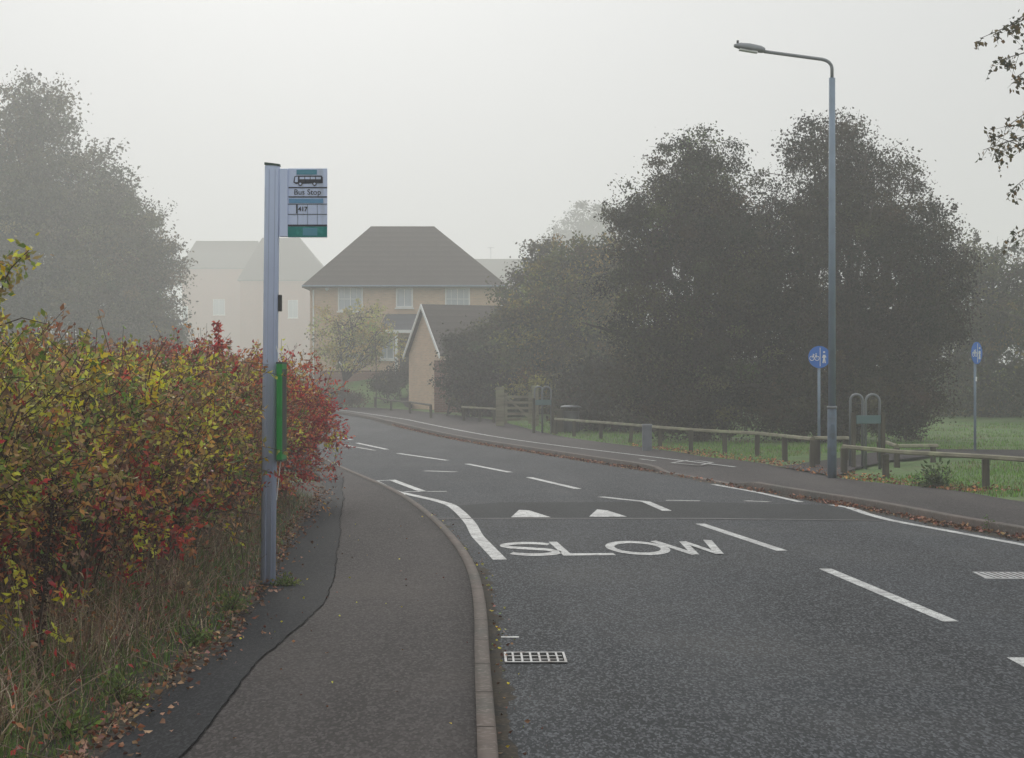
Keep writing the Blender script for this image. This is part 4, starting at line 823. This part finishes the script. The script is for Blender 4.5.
# dead dock stem
b = Vector(raw(38, 700, .08) + (.08,)); e = empty('dead_dock', b, 'tall dark dead seed stem standing in the dry grass at lower left', 'plant')
pts = [(0, 0, 0), (.01, 0, .35), (.045, 0, .7), (.09, 0, 1.08)]; MB().tube(pts, [.009, .008, .006, .003], 6).build('stem', M['cane'], e)
n = 1300; f = rng.random(n) ** .6; k = (f * 3).astype(int).clip(0, 2); pa_ = np.array(pts); P = pa_[k] + (pa_[k + 1] - pa_[k]) * (f * 3 - k)[:, None] + rng.normal(0, 1, (n, 3)) * (.008 + .018 * f)[:, None]
leafmesh('seed_head', P, rdir(n), rng.uniform(.008, .018, n), pick([(.035, .012, .012), (.05, .018, .015), (.025, .01, .01)], n), M['leaf'], e, .8)

# ------------------------------------------------------------------ soil under the hedge
hb = np.array([(x, y) for x, y in lb if 5.5 < y < 29]); strip('verge_soil', hb + [-3.6, 0], hb + [.02, 0], M['soil'], .092, 8)
# ------------------------------------------------------------------ grasses
def blades(name, P, H_, cols, bend, m, label, wd=.004, cat=None):
    n = len(P); a = rng.random(n) * 6.28; d = np.c_[np.cos(a), np.sin(a), np.zeros(n)]; s_ = np.c_[-np.sin(a), np.cos(a), np.zeros(n)]; b_ = (rng.random(n) * bend)[:, None] * H_[:, None]; wd = np.broadcast_to(wd, n)[:, None]
    mid1 = P + [0, 0, 1] * H_[:, None] * .55 + d * b_ * .3; tip = P + [0, 0, 1] * H_[:, None] * (1 - .3 * rng.random((n, 1))) + d * b_
    V = np.stack([P - s_ * wd, P + s_ * wd, mid1 + s_ * wd * .8, mid1 - s_ * wd * .8, tip], 1).reshape(-1, 3); i = np.arange(n)[:, None] * 5
    Fc = np.concatenate([i + [0, 1, 2], i + [0, 2, 3], i + [3, 2, 4]], 0)
    o = link(name, npmesh(name, V, Fc, np.repeat(cols, 5, 0)), m); props(o, label, cat, None, 'stuff'); return o
def edgeX(y): return np.interp(y, resample(LB, 800)[:, 1], resample(LB, 800)[:, 0])
n = 20000; y = 7 + 18 * rng.random(n) ** 1.3; off = rng.random(n) ** .9 * 1.5; x = edgeX(y) - .04 - off
patch = np.sin(x * 5 + 1) * np.sin(y * 2.3) + rng.normal(0, .5, n)
H_ = (.07 + .34 * sstep(off / .7)) * rng.uniform(.4, 1.2, n) * (1 + .35 * np.sin(x * 9 + y * 3) * np.sin(y * 7)); cols = np.where((patch > .55)[:, None] | ((off < .42) & (rng.random(n) < .62))[:, None], pick([(.10, .18, .035), (.14, .21, .05), (.07, .12, .03)], n), pick([(.38, .27, .16), (.24, .15, .09), (.55, .46, .32), (.14, .08, .05), (.2, .12, .08)], n))
blades('dry_grass', np.c_[x, y, T(x, y) + .085], H_, cols * (.75 + .5 * rng.random((n, 1))), 1.7, M['blade'], 'tangled dry tan and green grass along the foot of the hedge', rng.uniform(.0015, .0035, n), 'grass')
n = 1500; y = 7.2 + 17 * rng.random(n) ** 1.3; off = .1 + 1.5 * rng.random(n); x = edgeX(y) - off; A_ = np.c_[x, y, T(x, y) + .08 + .25 * rng.random(n) * sstep(off / .5)]; D_ = rdir(n, .9); L_ = rng.uniform(.15, .6, (n, 1)) * sstep(off / .5 + .3)[:, None]
o = twigmesh('dead_stems', A_, A_ + D_ * L_, .003, .001, M['deadstem'], None); props(o, 'thin pale dead stems tangled through the verge under the hedge', None, None, 'stuff')
n = 2600; y = 7.2 + 17 * rng.random(n) ** 1.3; off = .1 + 1.3 * rng.random(n); x = edgeX(y) - off; P = np.c_[x, y, T(x, y) + .1 + .45 * rng.random(n) * sstep(off / .8)]
o = leafmesh('dead_leaves', P, rdir(n, -.4), rng.uniform(.02, .05, n), pick(BRN + ORG[2:] + RED[:1], n), M['leaf'], None); props(o, 'brown and rust leaves caught in the dry grass of the verge', None, None, 'stuff')
# broad leaved weeds at the edge
def weed(px, py, r_, label, cols=[(.13, .2, .04), (.18, .25, .06), (.1, .15, .035), (.22, .24, .08)], z=.1, n=260, ls=(.018, .045), h=.1, name='weed'):
    b = G(px, py, z); e = empty(name, b, label, 'weed'); d = rdir(n, .5); d[:, 2] = np.abs(d[:, 2]); P = d * rng.random((n, 1)) ** .7 * [r_, r_, h] * rng.uniform(.5, 1.2, (n, 1)); n2 = 0
    leafmesh('leaves', P, unit(d + rng.normal(size=(n, 3)) * .8), rng.uniform(*ls, n), pick(cols, n), M['leaf'], e, .45); q = min(n, 30); twigmesh('stems', np.zeros((q, 3)), P[:q] + [0, 0, .01], .003, .002, M['cane'], e)
weed(286, 586, .12, 'small green weed at the foot of the bus stop pole', h=.08)
weed(196, 643, .14, 'green leafy weed on the verge edge left of the pole', h=.12); weed(232, 612, .12, 'pale green weed nearest behind the pole foot on the verge', h=.15)
weed(70, 735, .2, 'low green weed clump in the lower left corner', h=.15); weed(120, 700, .15, 'green tuft among the dry grass at lower left', h=.2)
weed(935, 487, .3, 'leafy green weed clump in front of the right rail fence', [(.05, .09, .025), (.07, .1, .03)], n=420, h=.42, ls=(.05, .1))
weed(990, 532, .1, 'green sprout growing in the right gutter', [(.06, .12, .02), (.09, .14, .03)], 0, 120, h=.22); weed(958, 489, .2, 'small green tuft right of the leafy clump by the fence', n=150, h=.15)
# turf on the right
n = 70000; y = 25 + 40 * rng.random(n) ** 1.25; xe = np.interp(y, resample(RB, 800)[:, 1], resample(RB, 800)[:, 0]); x = xe + .02 + (13 * y / 40) * rng.random(n)
onp = np.zeros(n, bool); pr_ = (x - 512 * 0) ; pxx = 512 + x / y * F; pyy = HOR + (EYE - .1) / y * F
pA = np.array([(p[0] if False else 0) for p in pa]);
cA, cB = dens(pa, 60), dens(pb, 60); d0, i0 = dist_to((cA + cB) / 2, x, y); onp = d0 < np.linalg.norm(cA - cB, axis=1)[i0] * .5
x, y = x[~onp], y[~onp]; n = len(x); pt = np.sin(x * 1.3) * np.sin(y * .8 + x) + rng.normal(0, .6, n)
blades('turf', np.c_[x, y, T(x, y) + .06], rng.uniform(.04, .12, n), np.where((pt > 1.0)[:, None], pick([(.2, .17, .07), (.16, .11, .05)], n), pick([(.13, .27, .035), (.17, .31, .05), (.10, .2, .03)], n)), .8, M['blade'], 'short green turf behind the right footway', rng.uniform(.004, .009, n), 'grass')
# ------------------------------------------------------------------ fallen leaves
def litter(name, P, size, cols, label):
    A = rdir(len(P)); A[:, 2] *= .25; o = leafmesh(name, P, A, size, cols, M['litter'], None, .7, .35); props(o, label, 'leaves', None, 'stuff')
LIT = [(.2, .07, .04), (.28, .12, .06), (.13, .05, .035), (.09, .045, .03), (.3, .17, .09), (.36, .2, .14)]
q = rk[(rk[:, 1] > 9) & (rk[:, 1] < 66)]; qd = resample(q, 3000, False); n = 11000; k = rng.integers(0, 2999, n); keep = rng.random(n) < np.interp(qd[k, 1], [9, 24, 28, 33, 36, 66], [1, 1, .3, .15, .8, .7]) * np.clip(.62 + .5 * np.sin(qd[k, 1] * 3.1) * np.sin(qd[k, 1] * 1.3 + 1), .12, 1); k = k[keep]; n = len(k)
off = np.minimum(np.abs(rng.normal(0, .09, n)), .2 * rng.random(n) + .02) + .01; x = qd[k, 0] - off; y = qd[k, 1]
litter('gutter_leaves', np.c_[x, y, T(x, y) + .008 + rng.random(n) * .03 * (off < .12)], rng.uniform(.03, .065, n), pick(LIT, n), 'red brown fallen leaves lying in the gutter under the right kerb')
n = 1500; y = 7 + 20 * rng.random(n) ** 1.4; x = edgeX(y) - .12 + np.abs(rng.normal(0, .12, n)); litter('verge_leaves', np.c_[x, y, T(x, y) + .112 + rng.random(n) * .015], rng.uniform(.02, .045, n), pick(LIT + BRN, n), 'brown fallen leaves along the hedge side of the left footway')
n = 80; y = 7.4 + 14 * rng.random(n); x = edgeX(y) + rng.random(n) ** 1.6 * 1.5; litter('footway_leaves', np.c_[x, y, T(x, y) + .116], rng.uniform(.012, .026, n), pick(LIT + YEL, n), 'small pale leaves scattered over the left footway')
q = resample(lk[(lk[:, 1] > 6) & (lk[:, 1] < 30)], 2000, False); n = 260; k = rng.integers(0, 1999, n); x = q[k, 0] + np.abs(rng.normal(0, .07, n)) + .02; y = q[k, 1]
litter('kerb_leaves', np.c_[x, y, np.full(n, .01)], rng.uniform(.015, .035, n), pick(LIT + YEL[:1] + GRN[:2], n), 'few small leaves and moss along the left kerb')
n = 1500; y = 26 + 20 * rng.random(n) ** 1.3; x = np.interp(y, resample(RB, 800)[:, 1], resample(RB, 800)[:, 0]) + np.abs(rng.normal(0, .5, n)) - .05; litter('grass_leaves', np.c_[x, y, T(x, y) + .12], rng.uniform(.03, .07, n), pick(LIT + ORG, n), 'orange brown leaves on the grass edge of the right footway')

# ================================================================== mist
hm = bpy.data.materials.new('mist'); hm.use_nodes = True; n_ = hm.node_tree; n_.nodes.remove(n_.nodes['Principled BSDF'])
pv = n_.nodes.new('ShaderNodeVolumePrincipled'); pv.inputs['Color'].default_value = HAZE_COL; pv.inputs['Density'].default_value = HAZE_D; pv.inputs['Anisotropy'].default_value = HAZE_G
n_.links.new(pv.outputs[0], n_.nodes['Material Output'].inputs['Volume'])
hz_ = MB().box((0, 0, 10.5), (860, 860, 25)).build('haze', hm); props(hz_, kind='stuff')
